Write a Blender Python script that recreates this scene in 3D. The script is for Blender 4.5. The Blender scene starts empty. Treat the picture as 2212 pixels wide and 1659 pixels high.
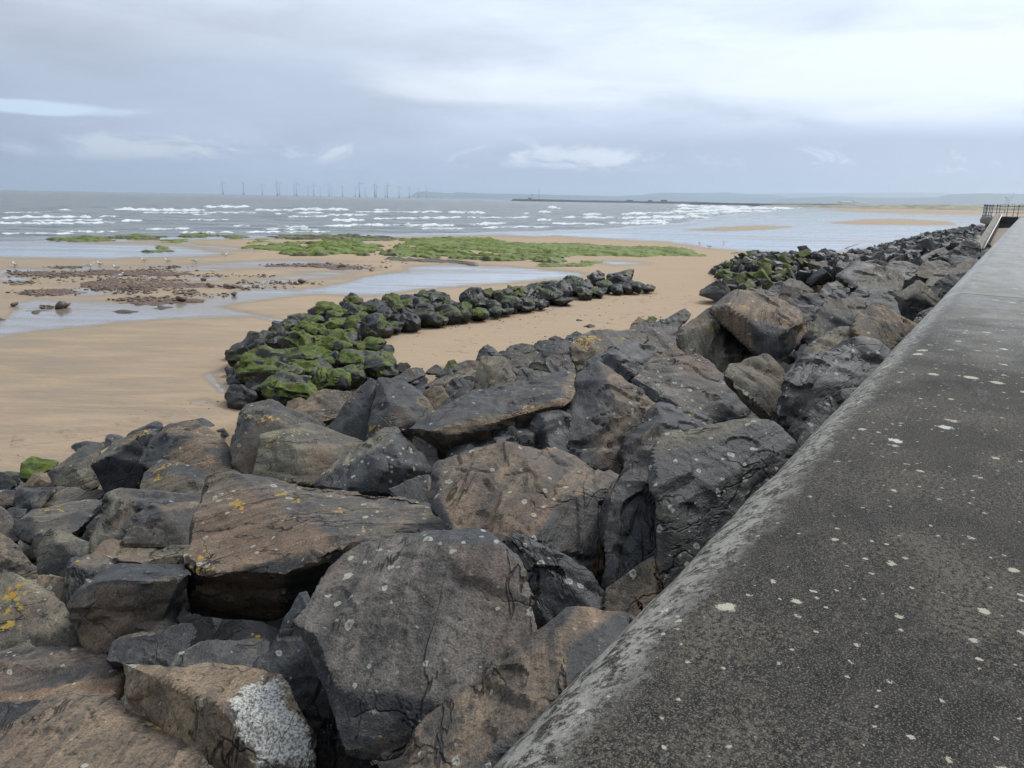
import bpy, bmesh, math, random
import numpy as np
from mathutils import Matrix, Vector

# ------------------------------------------------------------------ camera
sc = bpy.context.scene
FPX, CXP, CYP = 1609.0, 1106.0, 829.5      # focal length and centre in tracing pixels (2212 x 1659)
CAMH = 5.2
ROLL = 0.0195
PITCH = math.atan(398.5 * math.cos(ROLL) / FPX)
Fv = np.array([0, math.cos(PITCH), -math.sin(PITCH)])
_U0 = np.array([0, math.sin(PITCH), math.cos(PITCH)])
_R0 = np.array([1.0, 0, 0])
Rv = math.cos(ROLL) * _R0 + math.sin(ROLL) * _U0
Uv = -math.sin(ROLL) * _R0 + math.cos(ROLL) * _U0
Cv = np.array([0, 0, CAMH])
cam_d = bpy.data.cameras.new('camera'); cam = bpy.data.objects.new('camera', cam_d)
sc.collection.objects.link(cam)
cam_d.sensor_width = 36.0; cam_d.lens = FPX / 2212 * 36.0
cam_d.clip_start = 0.05; cam_d.clip_end = 60000
cam.matrix_world = Matrix(((Rv[0], Uv[0], -Fv[0], 0), (Rv[1], Uv[1], -Fv[1], 0), (Rv[2], Uv[2], -Fv[2], CAMH), (0, 0, 0, 1)))
sc.camera = cam
sc.view_settings.view_transform = 'Standard'; sc.view_settings.look = 'None'
sc.view_settings.gamma = 1.0; sc.view_settings.use_curve_mapping = False
sc.view_settings.exposure = 0.5
sc.cycles.volume_bounces = 2
sc.cycles.max_bounces = 5
sc.cycles.adaptive_threshold = 0.02

# ------------------------------------------------------------------ node helper
class NT:
    def __init__(s, tree):
        s.t = tree; s.n = tree.nodes; s.l = tree.links
    def new(s, typ, **kw):
        nd = s.n.new(typ)
        for k, v in kw.items():
            setattr(nd, k, v)
        return nd
    def put(s, sock, v):
        if hasattr(v, 'is_linked') or hasattr(v, 'links'):
            s.l.new(v, sock)
        elif v is not None:
            if isinstance(v, (tuple, list)):
                if sock.type == 'RGBA' and len(v) == 3:
                    v = (*v, 1)
                sock.default_value = v
            else:
                if sock.type == 'VECTOR':
                    v = (v, v, v)
                if sock.type == 'RGBA':
                    v = (v, v, v, 1)
                sock.default_value = v
    def m(s, op, a, b=None, c=None, clamp=False):
        nd = s.new('ShaderNodeMath', operation=op, use_clamp=clamp)
        for i, v in enumerate((a, b, c)):
            if v is not None:
                s.put(nd.inputs[i], v)
        return nd.outputs[0]
    def vm(s, op, a, b=None, sc_=None):
        nd = s.new('ShaderNodeVectorMath', operation=op)
        s.put(nd.inputs[0], a)
        if b is not None: s.put(nd.inputs[1], b)
        if sc_ is not None: s.put(nd.inputs['Scale'], sc_)
        return nd.outputs[1] if op in ('LENGTH', 'DOT_PRODUCT', 'DISTANCE') else nd.outputs[0]
    def noise(s, vec, scale, detail=4, rough=0.55, dist=0.0, out='Fac'):
        nd = s.new('ShaderNodeTexNoise')
        if vec is not None: s.put(nd.inputs['Vector'], vec)
        nd.inputs['Scale'].default_value = scale; nd.inputs['Detail'].default_value = detail
        nd.inputs['Roughness'].default_value = rough; nd.inputs['Distortion'].default_value = dist
        return nd.outputs[out]
    def vor(s, vec, scale, feature='F1', rand=1.0, out='Distance'):
        nd = s.new('ShaderNodeTexVoronoi', feature=feature)
        s.put(nd.inputs['Vector'], vec); nd.inputs['Scale'].default_value = scale
        nd.inputs['Randomness'].default_value = rand
        return nd.outputs[out]
    def ss(s, v, a, b, lo=0.0, hi=1.0):       # smooth step between a and b
        nd = s.new('ShaderNodeMapRange', interpolation_type='SMOOTHSTEP')
        s.put(nd.inputs[0], v)
        for i, x in enumerate((a, b, lo, hi)):
            s.put(nd.inputs[i + 1], x)
        return nd.outputs[0]
    def mr(s, v, a, b, lo=0.0, hi=1.0):
        nd = s.new('ShaderNodeMapRange')
        s.put(nd.inputs[0], v)
        for i, x in enumerate((a, b, lo, hi)):
            s.put(nd.inputs[i + 1], x)
        return nd.outputs[0]
    def mix(s, f, a, b, blend='MIX'):
        nd = s.new('ShaderNodeMix', data_type='RGBA', blend_type=blend)
        s.put(nd.inputs[0], f); s.put(nd.inputs[6], a); s.put(nd.inputs[7], b)
        return nd.outputs[2]
    def sep(s, v):
        nd = s.new('ShaderNodeSeparateXYZ'); s.put(nd.inputs[0], v); return nd.outputs
    def comb(s, x, y, z):
        nd = s.new('ShaderNodeCombineXYZ')
        for i, v in enumerate((x, y, z)): s.put(nd.inputs[i], v)
        return nd.outputs[0]
    def ramp(s, v, stops):
        nd = s.new('ShaderNodeValToRGB'); s.put(nd.inputs[0], v)
        el = nd.color_ramp.elements
        while len(el) < len(stops): el.new(0.5)
        for e, (p, c) in zip(el, stops):
            e.position = p; e.color = (*c, 1)
        return nd.outputs[0]
    def attr(s, name, out='Fac'):
        return s.new('ShaderNodeAttribute', attribute_name=name).outputs[out]
    def bump(s, h, strength, dist, normal=None):
        nd = s.new('ShaderNodeBump'); s.put(nd.inputs['Height'], h)
        nd.inputs['Strength'].default_value = strength; nd.inputs['Distance'].default_value = dist
        if normal is not None: s.put(nd.inputs['Normal'], normal)
        return nd.outputs[0]

def material(name):
    m = bpy.data.materials.new(name); m.use_nodes = True
    t = NT(m.node_tree); t.n.clear()
    out = t.new('ShaderNodeOutputMaterial')
    b = t.new('ShaderNodeBsdfPrincipled')
    t.l.new(b.outputs[0], out.inputs[0])
    t.b = b; t.out = out
    return m, t

# ------------------------------------------------------------------ sky and sun
SUN_AZ, SUN_EL = math.radians(48), math.radians(52)      # azimuth from +Y towards +X
w = bpy.data.worlds.new('World'); sc.world = w; w.use_nodes = True
t = NT(w.node_tree); t.n.clear()
wo = t.new('ShaderNodeOutputWorld'); bg = t.new('ShaderNodeBackground'); t.l.new(bg.outputs[0], wo.inputs[0])
sky = t.new('ShaderNodeTexSky', sky_type='NISHITA', sun_disc=False)
sky.sun_elevation = SUN_EL; sky.sun_rotation = SUN_AZ; sky.air_density = 1.0; sky.dust_density = 1.5
dr = t.new('ShaderNodeTexCoord').outputs['Generated']
X, Y, Z = t.sep(dr)
az = t.m('ARCTAN2', X, Y)
zc = t.m('MAXIMUM', Z, 0.0)
grad = t.ramp(t.m('POWER', zc, 0.5), [(0.0, (.46, .56, .77)), (.17, (.46, .545, .74)), (.30, (.525, .60, .755)), (.42, (.63, .705, .835)), (.52, (.74, .84, .95)), (.75, (.74, .84, .96)), (1.0, (.66, .74, .85))])
pl = t.comb(t.m('MULTIPLY', az, 2.6), t.m('MULTIPLY', Z, 11.0), 0.0)
n1 = t.noise(pl, 0.8, 4, .48, .3)
n2 = t.noise(t.vm('ADD', pl, (7.3, 2.1, 0.4)), 2.0, 7, .58, .35)
n3 = t.noise(t.vm('ADD', t.comb(t.m('MULTIPLY', az, 4.0), t.m('MULTIPLY', Z, 26.0), 0.0), (1.3, 9.1, 2.4)), 1.6, 7, .6, .4)
def blob(a0, z0, wa, wz, power=1.0):
    da = t.m('DIVIDE', t.m('SUBTRACT', az, a0), wa); dz = t.m('DIVIDE', t.m('SUBTRACT', Z, z0), wz)
    q = t.m('ADD', t.m('MULTIPLY', da, da), t.m('MULTIPLY', dz, dz))
    return t.m('EXPONENT', t.m('MULTIPLY', q, -1.0))
wob = t.m('MULTIPLY', t.m('SUBTRACT', n2, .5), 0.9)
b_right = t.ss(t.m('ADD', blob(.52, .150, .55, .060), t.m('MULTIPLY', wob, 1.0)), .20, .85)
b_mid = t.ss(t.m('ADD', blob(-.03, .135, .20, .028), t.m('ADD', t.m('MULTIPLY', wob, .5), t.m('MULTIPLY', t.m('SUBTRACT', n3, .5), .6))), .25, 1.0)
d_band = t.ss(t.m('ADD', blob(.42, .040, .55, .050), t.m('MULTIPLY', wob, .6)), .28, .70)
d_left = t.ss(t.m('ADD', blob(-.34, .125, .45, .05), t.m('MULTIPLY', t.m('SUBTRACT', n1, .5), .8)), .2, .95)
col = t.mix(1.0, grad, t.comb(*[t.mr(n1, .3, .7, .93, 1.07)] * 3), 'MULTIPLY')
tx = t.m('MULTIPLY', t.mr(n2, .3, .7, .89, 1.10), t.mr(n3, .3, .7, .955, 1.045))
col = t.mix(1.0, col, t.comb(tx, tx, tx), 'MULTIPLY')
col = t.mix(t.m('MULTIPLY', d_left, .45), col, (.50, .575, .735))
col = t.mix(t.m('MULTIPLY', b_right, .75), col, (.84, .91, .985))
col = t.mix(t.m('MULTIPLY', b_mid, .52), col, (1.02, 1.08, 1.10))
col = t.mix(t.m('MULTIPLY', d_band, .90), col, (.39, .45, .59))
# a row of low cumulus tops near the horizon
cu = t.noise(t.vm('ADD', t.comb(t.m('MULTIPLY', az, 9.0), t.m('MULTIPLY', Z, 22.0), 0.0), (3.1, 5.7, 1.1)), 1.25, 8, .68, .6)
cband = t.m('MULTIPLY', t.ss(Z, .030, .045), t.ss(Z, .085, .055))
cpl = t.m('ADD', .08, t.m('ADD', blob(-.45, .046, .13, .022), blob(.08, .050, .15, .020)))
cum = t.m('MULTIPLY', t.ss(t.m('ADD', cu, t.m('MULTIPLY', cpl, .16)), .57, .73), cband)
col = t.mix(t.m('MULTIPLY', cum, .8), col, (.82, .88, .97))
cud = t.m('MULTIPLY', t.ss(cu, .50, .36), cband)
col = t.mix(t.m('MULTIPLY', cud, .35), col, (.40, .475, .65))
# thin opening with clear sky low on the left
gap = t.m('MULTIPLY', t.ss(t.m('ADD', blob(-.62, .086, .20, .010), t.m('ADD', t.m('MULTIPLY', wob, .55), t.m('MULTIPLY', t.m('SUBTRACT', n3, .5), .9))), .42, .75), .85)
# overcast sky brighter towards the veiled sun, dimmed opposite to darken camera-facing rock
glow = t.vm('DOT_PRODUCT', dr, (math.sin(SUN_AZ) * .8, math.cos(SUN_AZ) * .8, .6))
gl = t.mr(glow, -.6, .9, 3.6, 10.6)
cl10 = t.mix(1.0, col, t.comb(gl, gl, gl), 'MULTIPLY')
clear = t.mix(.45, t.mix(1.0, sky.outputs[0], (1.6, 1.6, 1.6), 'MULTIPLY'), (5.6, 7.2, 10.0))
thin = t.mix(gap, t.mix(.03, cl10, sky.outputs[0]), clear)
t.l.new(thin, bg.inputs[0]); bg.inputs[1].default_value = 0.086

sun_d = bpy.data.lights.new('sun', 'SUN'); sun = bpy.data.objects.new('sun', sun_d); sc.collection.objects.link(sun)
sun_d.energy = 1.5; sun_d.angle = math.radians(22); sun_d.color = (1.0, .96, .90)
sdir = Vector((math.sin(SUN_AZ) * math.cos(SUN_EL), math.cos(SUN_AZ) * math.cos(SUN_EL), math.sin(SUN_EL)))
sun.rotation_euler = (-sdir).to_track_quat('-Z', 'Y').to_euler()

# ------------------------------------------------------------------ geometry helpers
rng = np.random.default_rng(7)
def ray(x, y):
    x = np.asarray(x, float); y = np.asarray(y, float)
    return Fv + Rv * ((x - CXP) / FPX)[..., None] - Uv * ((y - CYP) / FPX)[..., None]
def at(x, y, D):                       # point at camera depth D
    return Cv + ray(x, y) * np.asarray(D, float)[..., None]
def gz(x, y, z=0.0):                   # point on the level z
    d = ray(x, y); return Cv + d * ((z - CAMH) / d[..., 2])[..., None]
def proj(P):                           # tracing pixel of a world point
    q = np.asarray(P, float) - Cv
    d = q @ Fv
    d = np.where(d < .01, .01, d)
    return CXP + FPX * (q @ Rv) / d, CYP - FPX * (q @ Uv) / d
WU = np.array([.555, .832, 0]); WU = WU / np.linalg.norm(WU)      # along the sea wall
WN = np.array([-WU[1], WU[0], 0])                                  # seaward
WP = np.array([-.02, .91, 0])
CAPZ = 4.4
def wuv(P):
    q = np.asarray(P, float) - WP
    return q @ WU, q @ WN
def W(u, n, z):
    return WP + WU * u + WN * n + np.array([0, 0, z])
def ntoe(u):
    return np.interp(u, [-30, 17, 20, 26.6, 31.5, 300], [15.2, 15.2, 14.4, 13.2, 12.4, 12.6])
def zslope(u, n):
    q = np.clip(np.asarray(n, float) / ntoe(u), 0, 1)
    return np.interp(u, [-30, 22, 45, 58, 75, 90, 300], [3.75, 3.7, 2.7, 1.9, 2.3, 2.9, 3.0]) * (1 - q) ** 1.08
def slope_depth(x, y, lift=0.0):
    d = ray(x, y); ts = np.geomspace(.6, 400, 1500)
    P = Cv + d[None, :] * ts[:, None]
    u, n = wuv(P)
    hit = np.nonzero(P[:, 2] < zslope(u, n) + lift)[0]
    return float(ts[hit[0]]) if len(hit) else 400.0

_perm = np.random.default_rng(11).permutation(256); _perm = np.concatenate([_perm, _perm, _perm])
_g = np.random.default_rng(5).normal(size=(256, 3)); _g /= np.linalg.norm(_g, axis=1)[:, None]
_gx, _gy, _gz = [np.ascontiguousarray(_g[:, k]).astype(np.float32) for k in range(3)]
_perm = _perm.astype(np.int32)
def perlin(P):
    P = np.asarray(P); i = np.floor(P).astype(np.int32); f = (P - i).astype(np.float32); i &= 255
    x, y, z = f[:, 0], f[:, 1], f[:, 2]
    u = f * f * f * (f * (f * 6 - 15) + 10)
    ux, uy, uz = u[:, 0], u[:, 1], u[:, 2]
    a0 = _perm[i[:, 0]]; a1 = _perm[i[:, 0] + 1]
    def corner(a, dx):
        q = []
        for dy in (0, 1):
            h = _perm[a + i[:, 1] + dy] + i[:, 2]
            e = []
            for dz in (0, 1):
                g = _perm[h + dz] & 255
                e.append(_gx[g] * (x - dx) + _gy[g] * (y - dy) + _gz[g] * (z - dz))
            q.append(e[0] + uz * (e[1] - e[0]))
        return q[0] + uy * (q[1] - q[0])
    c0 = corner(a0, 0); c1 = corner(a1, 1)
    return (c0 + ux * (c1 - c0)).astype(np.float64) * 1.5
def fbm(P, oct=3, gain=.5):
    a, s, r = 1.0, 1.0, 0
    for k in range(oct):
        r = r + a * perlin(P * s + 17.3 * k); a *= gain; s *= 2.03
    return r
def sstep(x, a, b):
    q = np.clip((x - a) / (b - a), 0, 1); return q * q * (3 - 2 * q)

def mesh_from(name, V, faces, mat=None, smooth=True, attrs=None):
    me = bpy.data.meshes.new(name)
    V = np.asarray(V, np.float32)
    if isinstance(faces, np.ndarray):
        nf, k = faces.shape
        me.vertices.add(len(V)); me.vertices.foreach_set('co', V.ravel())
        me.loops.add(nf * k); me.loops.foreach_set('vertex_index', faces.astype(np.int32).ravel())
        me.polygons.add(nf); me.polygons.foreach_set('loop_start', np.arange(0, nf * k, k, dtype=np.int32))
        me.update(calc_edges=True)
    else:
        me.from_pydata([tuple(map(float, v)) for v in V], [], faces); me.update()
    if smooth:
        me.polygons.foreach_set('use_smooth', np.ones(len(me.polygons), bool))
    if attrs and 'facet' in attrs and len(V) > 300:
        me.set_sharp_from_angle(angle=math.radians(24))
    for k, v in (attrs or {}).items():
        a = me.attributes.new(k, 'FLOAT', 'POINT'); a.data.foreach_set('value', np.asarray(v, np.float32))
    if mat: me.materials.append(mat)
    return me
def link(name, me, parent=None, loc=None, label=None, cat=None, group=None, kind=None):
    o = bpy.data.objects.new(name, me); sc.collection.objects.link(o)
    if parent is not None: o.parent = parent
    if loc is not None: o.location = tuple(map(float, loc))
    if label: o['label'] = label
    if cat: o['category'] = cat
    if group: o['group'] = group
    if kind: o['kind'] = kind
    return o
def grid_faces(nr, nc):
    i = np.arange(nr * nc).reshape(nr, nc)
    return np.stack([i[:-1, :-1].ravel(), i[:-1, 1:].ravel(), i[1:, 1:].ravel(), i[1:, :-1].ravel()], 1)
def boxmesh(name, corners_lo, corners_hi, mat, bevel=0.0):
    """a prism between two quads (4 points each)"""
    V = np.array(list(corners_lo) + list(corners_hi), float)
    Fc = [(3, 2, 1, 0), (4, 5, 6, 7)] + [(i, (i + 1) % 4, 4 + (i + 1) % 4, 4 + i) for i in range(4)]
    bm = bmesh.new(); vs = [bm.verts.new(v) for v in V]
    for f in Fc: bm.faces.new([vs[i] for i in f])
    bmesh.ops.recalc_face_normals(bm, faces=bm.faces[:])
    if bevel: bmesh.ops.bevel(bm, geom=bm.edges[:], offset=bevel, segments=2, affect='EDGES')
    me = bpy.data.meshes.new(name); bm.to_mesh(me); bm.free()
    me.materials.append(mat); return me
def tube(pts, rad, seg=8, caps=True):
    """vertices and faces of a tube along pts with radius per point"""
    pts = [np.asarray(p, float) for p in pts]; V = []; Fc = []
    for i, p in enumerate(pts):
        a = pts[max(i - 1, 0)]; b = pts[min(i + 1, len(pts) - 1)]
        d = (b - a) / (np.linalg.norm(b - a) + 1e-9)
        h = np.array([0, 0, 1.0]) if abs(d[2]) < .9 else np.array([1.0, 0, 0])
        e1 = np.cross(d, h); e1 /= np.linalg.norm(e1); e2 = np.cross(d, e1)
        r = rad[i] if hasattr(rad, '__len__') else rad
        for k in range(seg):
            an = 2 * math.pi * k / seg; V.append(p + r * (e1 * math.cos(an) + e2 * math.sin(an)))
    for i in range(len(pts) - 1):
        for k in range(seg):
            a = i * seg + k; b = i * seg + (k + 1) % seg
            Fc.append((a, b, b + seg, a + seg))
    if caps:
        Fc.append(tuple(range(seg))[::-1]); Fc.append(tuple((len(pts) - 1) * seg + k for k in range(seg)))
    return V, Fc
def join(parts):
    V, Fc = [], []
    for v, f in parts:
        o = len(V); V += list(v); Fc += [tuple(i + o for i in q) for q in f]
    return V, Fc
def sd_poly(px, py, poly):
    """signed distance in poly units (positive inside)"""
    poly = np.asarray(poly, float); n = len(poly)
    d = np.full(px.shape, 1e9); ins = np.zeros(px.shape, bool)
    for i in range(n):
        x0, y0 = poly[i]; x1, y1 = poly[(i + 1) % n]
        ex, ey = x1 - x0, y1 - y0; L = ex * ex + ey * ey + 1e-12
        s = np.clip(((px - x0) * ex + (py - y0) * ey) / L, 0, 1)
        d = np.minimum(d, np.hypot(px - x0 - s * ex, py - y0 - s * ey))
        c = ((y0 > py) != (y1 > py)) & (px < (x1 - x0) * (py - y0) / (y1 - y0 + 1e-12) + x0)
        ins ^= c
    return np.where(ins, d, -d)

# ------------------------------------------------------------------ materials
def make_rock_material():
    m, t = material('rock')
    oc = t.new('ShaderNodeTexCoord').outputs['Object']
    oi = t.new('ShaderNodeObjectInfo')
    rnd = oi.outputs['Random']
    p = t.vm('ADD', oc, t.comb(t.m('MULTIPLY', rnd, 91.0), t.m('MULTIPLY', rnd, 57.0), t.m('MULTIPLY', rnd, 33.0)))
    oR, oG, oB = t.sep(oi.outputs['Color'])          # tan crust, green algae, orange lichen
    oW = oi.outputs['Alpha']                          # pale lichen
    fac = t.attr('facet'); tone = t.attr('tone')
    nz = t.sep(t.new('ShaderNodeNewGeometry').outputs['Normal'])[2]
    big = t.noise(p, 1.6, 5, .6, .4)
    mid = t.noise(p, 7.0, 5, .6, .2)
    fine = t.noise(p, 38.0, 4, .65)
    grain = t.noise(p, 120.0, 2, .6)
    # weathered crust over dark dolerite; every stone has its own hue and bedding direction
    r2 = t.m('FRACT', t.m('MULTIPLY', rnd, 7.31)); r3 = t.m('FRACT', t.m('MULTIPLY', rnd, 23.7))
    rot = t.new('ShaderNodeVectorRotate', rotation_type='EULER_XYZ'); t.put(rot.inputs['Vector'], p)
    t.put(rot.inputs['Rotation'], t.comb(t.m('MULTIPLY', r2, 2.4), t.m('MULTIPLY', r3, 2.4), t.m('MULTIPLY', rnd, 6.0)))
    pr = rot.outputs[0]
    band = t.noise(t.vm('MULTIPLY', pr, (1.0, 1.4, 9.0)), 1.5, 6, .62, .6)
    stain = t.noise(t.vm('MULTIPLY', pr, (4.5, 1.0, 1.4)), 1.2, 5, .62, .5)
    k = t.m('ADD', t.m('MULTIPLY', t.m('SUBTRACT', fac, .5), .85), t.m('MULTIPLY', t.m('SUBTRACT', big, .5), .55))
    k = t.m('ADD', k, t.m('ADD', t.m('MULTIPLY', t.m('SUBTRACT', mid, .5), .45), t.m('MULTIPLY', t.m('SUBTRACT', band, .5), .6)))
    k = t.m('ADD', k, t.m('ADD', t.m('MULTIPLY', t.m('SUBTRACT', fine, .5), .6), t.m('MULTIPLY', t.m('SUBTRACT', stain, .5), .45)))
    k = t.m('ADD', k, t.m('ADD', t.m('MULTIPLY', oR, 1.05), t.m('MULTIPLY', t.m('SUBTRACT', tone, .5), .9)))
    crust = t.ss(k, .20, .95)
    dark = t.mix(t.ss(mid, .35, .7), (.024, .0245, .0265), (.058, .057, .057))
    dark = t.mix(t.ss(fine, .56, .74), dark, (.105, .100, .098))
    hue = t.mix(t.ss(r2, .25, .55), (.165, .150, .112), (.215, .160, .106))
    hue = t.mix(t.ss(r2, .70, .85), hue, (.152, .136, .120))
    tan = t.mix(t.ss(band, .35, .65), t.mix(.40, hue, (.035, .032, .028)), t.mix(1.0, hue, (1.35, 1.3, 1.25), 'MULTIPLY'))
    tan = t.mix(t.ss(fine, .48, .30), tan, (.052, .044, .036))
    red = t.ss(t.noise(t.vm('ADD', p, (3.3, 1.2, 9.9)), 1.1, 3), .50, .70)
    tan = t.mix(t.m('MULTIPLY', red, .45), tan, (.195, .105, .065))
    col = t.mix(t.m('MULTIPLY', crust, .94), dark, tan)
    gs = t.mr(grain, .3, .7, .60, 1.40)
    col = t.mix(1.0, col, t.comb(gs, gs, gs), 'MULTIPLY')
    # run-off stains
    col = t.mix(t.m('MULTIPLY', t.ss(stain, .58, .74), .4), col, (.030, .028, .027))
    # thin bedding cracks
    bl = t.m('ABSOLUTE', t.m('SUBTRACT', t.noise(t.vm('MULTIPLY', pr, (.6, .8, 3.2)), 1.0, 5, .55, .3), .5))
    crk = t.m('MULTIPLY', t.ss(bl, .007, .002), t.ss(big, .42, .55))
    col = t.mix(t.m('MULTIPLY', crk, .8), col, (.008, .008, .008))
    # pale mineral flecks
    fl = t.ss(t.vor(p, 42.0), .16, .09)
    fl = t.m('MULTIPLY', fl, t.ss(t.noise(p, 5.0, 2), .52, .66))
    col = t.mix(t.m('MULTIPLY', fl, .55), col, (.40, .36, .30))
    # black-grey biofilm in hollows of the noise (patches with their own outline)
    col = t.mix(t.m('MULTIPLY', t.ss(t.noise(t.vm('ADD', p, (1.7, 8.1, 2.2)), 2.7, 6, .65, .6), .57, .72), .35), col, (.028, .028, .028))
    # round pale lichen with a darker centre
    vc = t.new('ShaderNodeTexVoronoi', feature='F1'); t.put(vc.inputs['Vector'], t.vm('ADD', p, t.vm('SCALE', t.noise(p, 30, 2, out='Color'), sc_=.03)))
    vc.inputs['Scale'].default_value = 18.0
    rr = t.sep(vc.outputs['Color'])
    rad = t.m('ADD', .12, t.m('MULTIPLY', t.m('POWER', rr[0], 2.0), .28))
    keep = t.m('LESS_THAN', rr[1], t.m('MULTIPLY', oW, .85))
    dsk = t.m('MULTIPLY', t.ss(vc.outputs['Distance'], rad, t.m('SUBTRACT', rad, .04)), keep)
    ring = t.ss(vc.outputs['Distance'], t.m('MULTIPLY', rad, .25), t.m('MULTIPLY', rad, .6))
    col = t.mix(t.m('MULTIPLY', dsk, .75), col, t.mix(ring, (.20, .21, .18), t.mix(rr[2], (.36, .37, .33), (.48, .46, .37))))
    # yellow-orange lichen: crusts of spots gathered in patches on upper faces
    vo = t.new('ShaderNodeTexVoronoi', feature='F1'); t.put(vo.inputs['Vector'], t.vm('ADD', p, t.vm('SCALE', t.noise(p, 22, 3, out='Color'), sc_=.06)))
    vo.inputs['Scale'].default_value = 24.0
    ro = t.sep(vo.outputs['Color'])
    patch = t.noise(t.vm('ADD', p, (5.5, 5.1, 7.7)), 2.3, 3, .5)
    up = t.ss(nz, -.1, .55)
    pm = t.m('ADD', t.m('MULTIPLY', oB, .34), t.m('MULTIPLY', t.m('SUBTRACT', patch, .5), 1.5))
    pm = t.m('MULTIPLY', t.ss(pm, .10, .50), up)
    pm = t.m('MAXIMUM', pm, t.attr('lichen'))
    sp = t.m('LESS_THAN', t.m('ADD', vo.outputs['Distance'], t.m('MULTIPLY', t.m('SUBTRACT', fine, .5), .35)), t.m('MULTIPLY', pm, t.m('ADD', .34, t.m('MULTIPLY', ro[0], .46))))
    
    col = t.mix(t.m('MULTIPLY', sp, .82), col, t.mix(ro[1], (.52, .25, .018), (.44, .33, .05)))
    # faint ochre bloom round them
    col = t.mix(t.m('MULTIPLY', t.m('MULTIPLY', pm, oB), t.ss(fine, .4, .62, 0, .35)), col, (.32, .20, .055))
    # white crust of barnacle-like deposit on one broken end
    enc = t.m('ADD', t.attr('crust'), t.m('ADD', t.m('MULTIPLY', t.m('SUBTRACT', mid, .5), 1.3), t.m('MULTIPLY', t.m('SUBTRACT', fine, .5), 1.4)))
    enc = t.m('MULTIPLY', t.ss(enc, .40, .70), t.m('GREATER_THAN', t.attr('crust'), .02))
    col = t.mix(enc, col, t.mix(t.ss(grain, .35, .6), (.19, .18, .16), (.62, .60, .55)))
    # green algae on faces that catch light and spray
    gm = t.m('ADD', t.m('MULTIPLY', t.m('SUBTRACT', oG, .66), 1.25), t.m('MULTIPLY', t.m('SUBTRACT', big, .5), 1.1))
    gm = t.m('ADD', gm, t.m('ADD', t.m('MULTIPLY', t.m('SUBTRACT', fac, .5), 1.2), t.m('MULTIPLY', t.m('SUBTRACT', nz, .42), .85)))
    gm = t.m('MULTIPLY', t.ss(t.m('ADD', gm, t.m('ADD', t.m('MULTIPLY', t.m('SUBTRACT', mid, .5), 1.2), t.m('MULTIPLY', t.m('SUBTRACT', fine, .5), .5))), .0, .30), t.m('GREATER_THAN', oG, .02))
    grn = t.mix(t.ss(mid, .3, .7), (.026, .045, .005), (.125, .170, .014))
    grn = t.mix(t.ss(fine, .5, .75), grn, (.17, .19, .035))
    grn = t.mix(t.m('MULTIPLY', t.ss(patch, .5, .7), .5), grn, (.13, .085, .02))
    # seaweed-black on mossy rocks where the algae stops
    col = t.mix(t.m('MULTIPLY', t.m('GREATER_THAN', oG, .02), .78), col, t.mix(t.ss(fine, .5, .7), (.013, .013, .011), (.045, .038, .022)))
    col = t.mix(t.m('MULTIPLY', gm, .95), col, grn)
    t.put(t.b.inputs['Base Color'], col)
    wetp = t.ss(t.m('ADD', t.noise(t.vm('ADD', p, (6.1, 2.2, 4.4)), 1.3, 4, .55), t.m('MULTIPLY', t.m('SUBTRACT', .22, oR), .5)), .50, .68)
    rgh = t.mix(crust, (.54, .54, .54), (.80, .80, .80))
    rgh = t.mix(t.m('MULTIPLY', wetp, t.mr(crust, 0, 1, 1.0, .55)), rgh, (.40, .40, .40))
    rgh = t.mix(gm, rgh, (.72, .72, .72))
    t.put(t.b.inputs['Roughness'], rgh)
    t.b.inputs['Specular IOR Level'].default_value = .42
    h = t.m('ADD', t.m('MULTIPLY', mid, .16), t.m('ADD', t.m('MULTIPLY', fine, .30), t.m('MULTIPLY', grain, .16)))
    h = t.m('ADD', h, t.m('MULTIPLY', band, .45))
    h = t.m('SUBTRACT', h, t.m('MULTIPLY', crk, .9))
    h = t.m('ADD', h, t.m('MULTIPLY', sp, .05))
    cr = t.vor(t.vm('ADD', t.vm('MULTIPLY', p, (1.0, 1.3, 2.0)), t.vm('SCALE', t.noise(p, 2.5, 4, out='Color'), sc_=.7)), 1.1, 'DISTANCE_TO_EDGE')
    h = t.m('SUBTRACT', h, t.m('MULTIPLY', t.ss(cr, .014, .0, 0, .8), t.ss(big, .5, .62)))
    t.put(t.b.inputs['Normal'], t.bump(h, .75, .030))
    return m
ROCK = make_rock_material()

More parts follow.
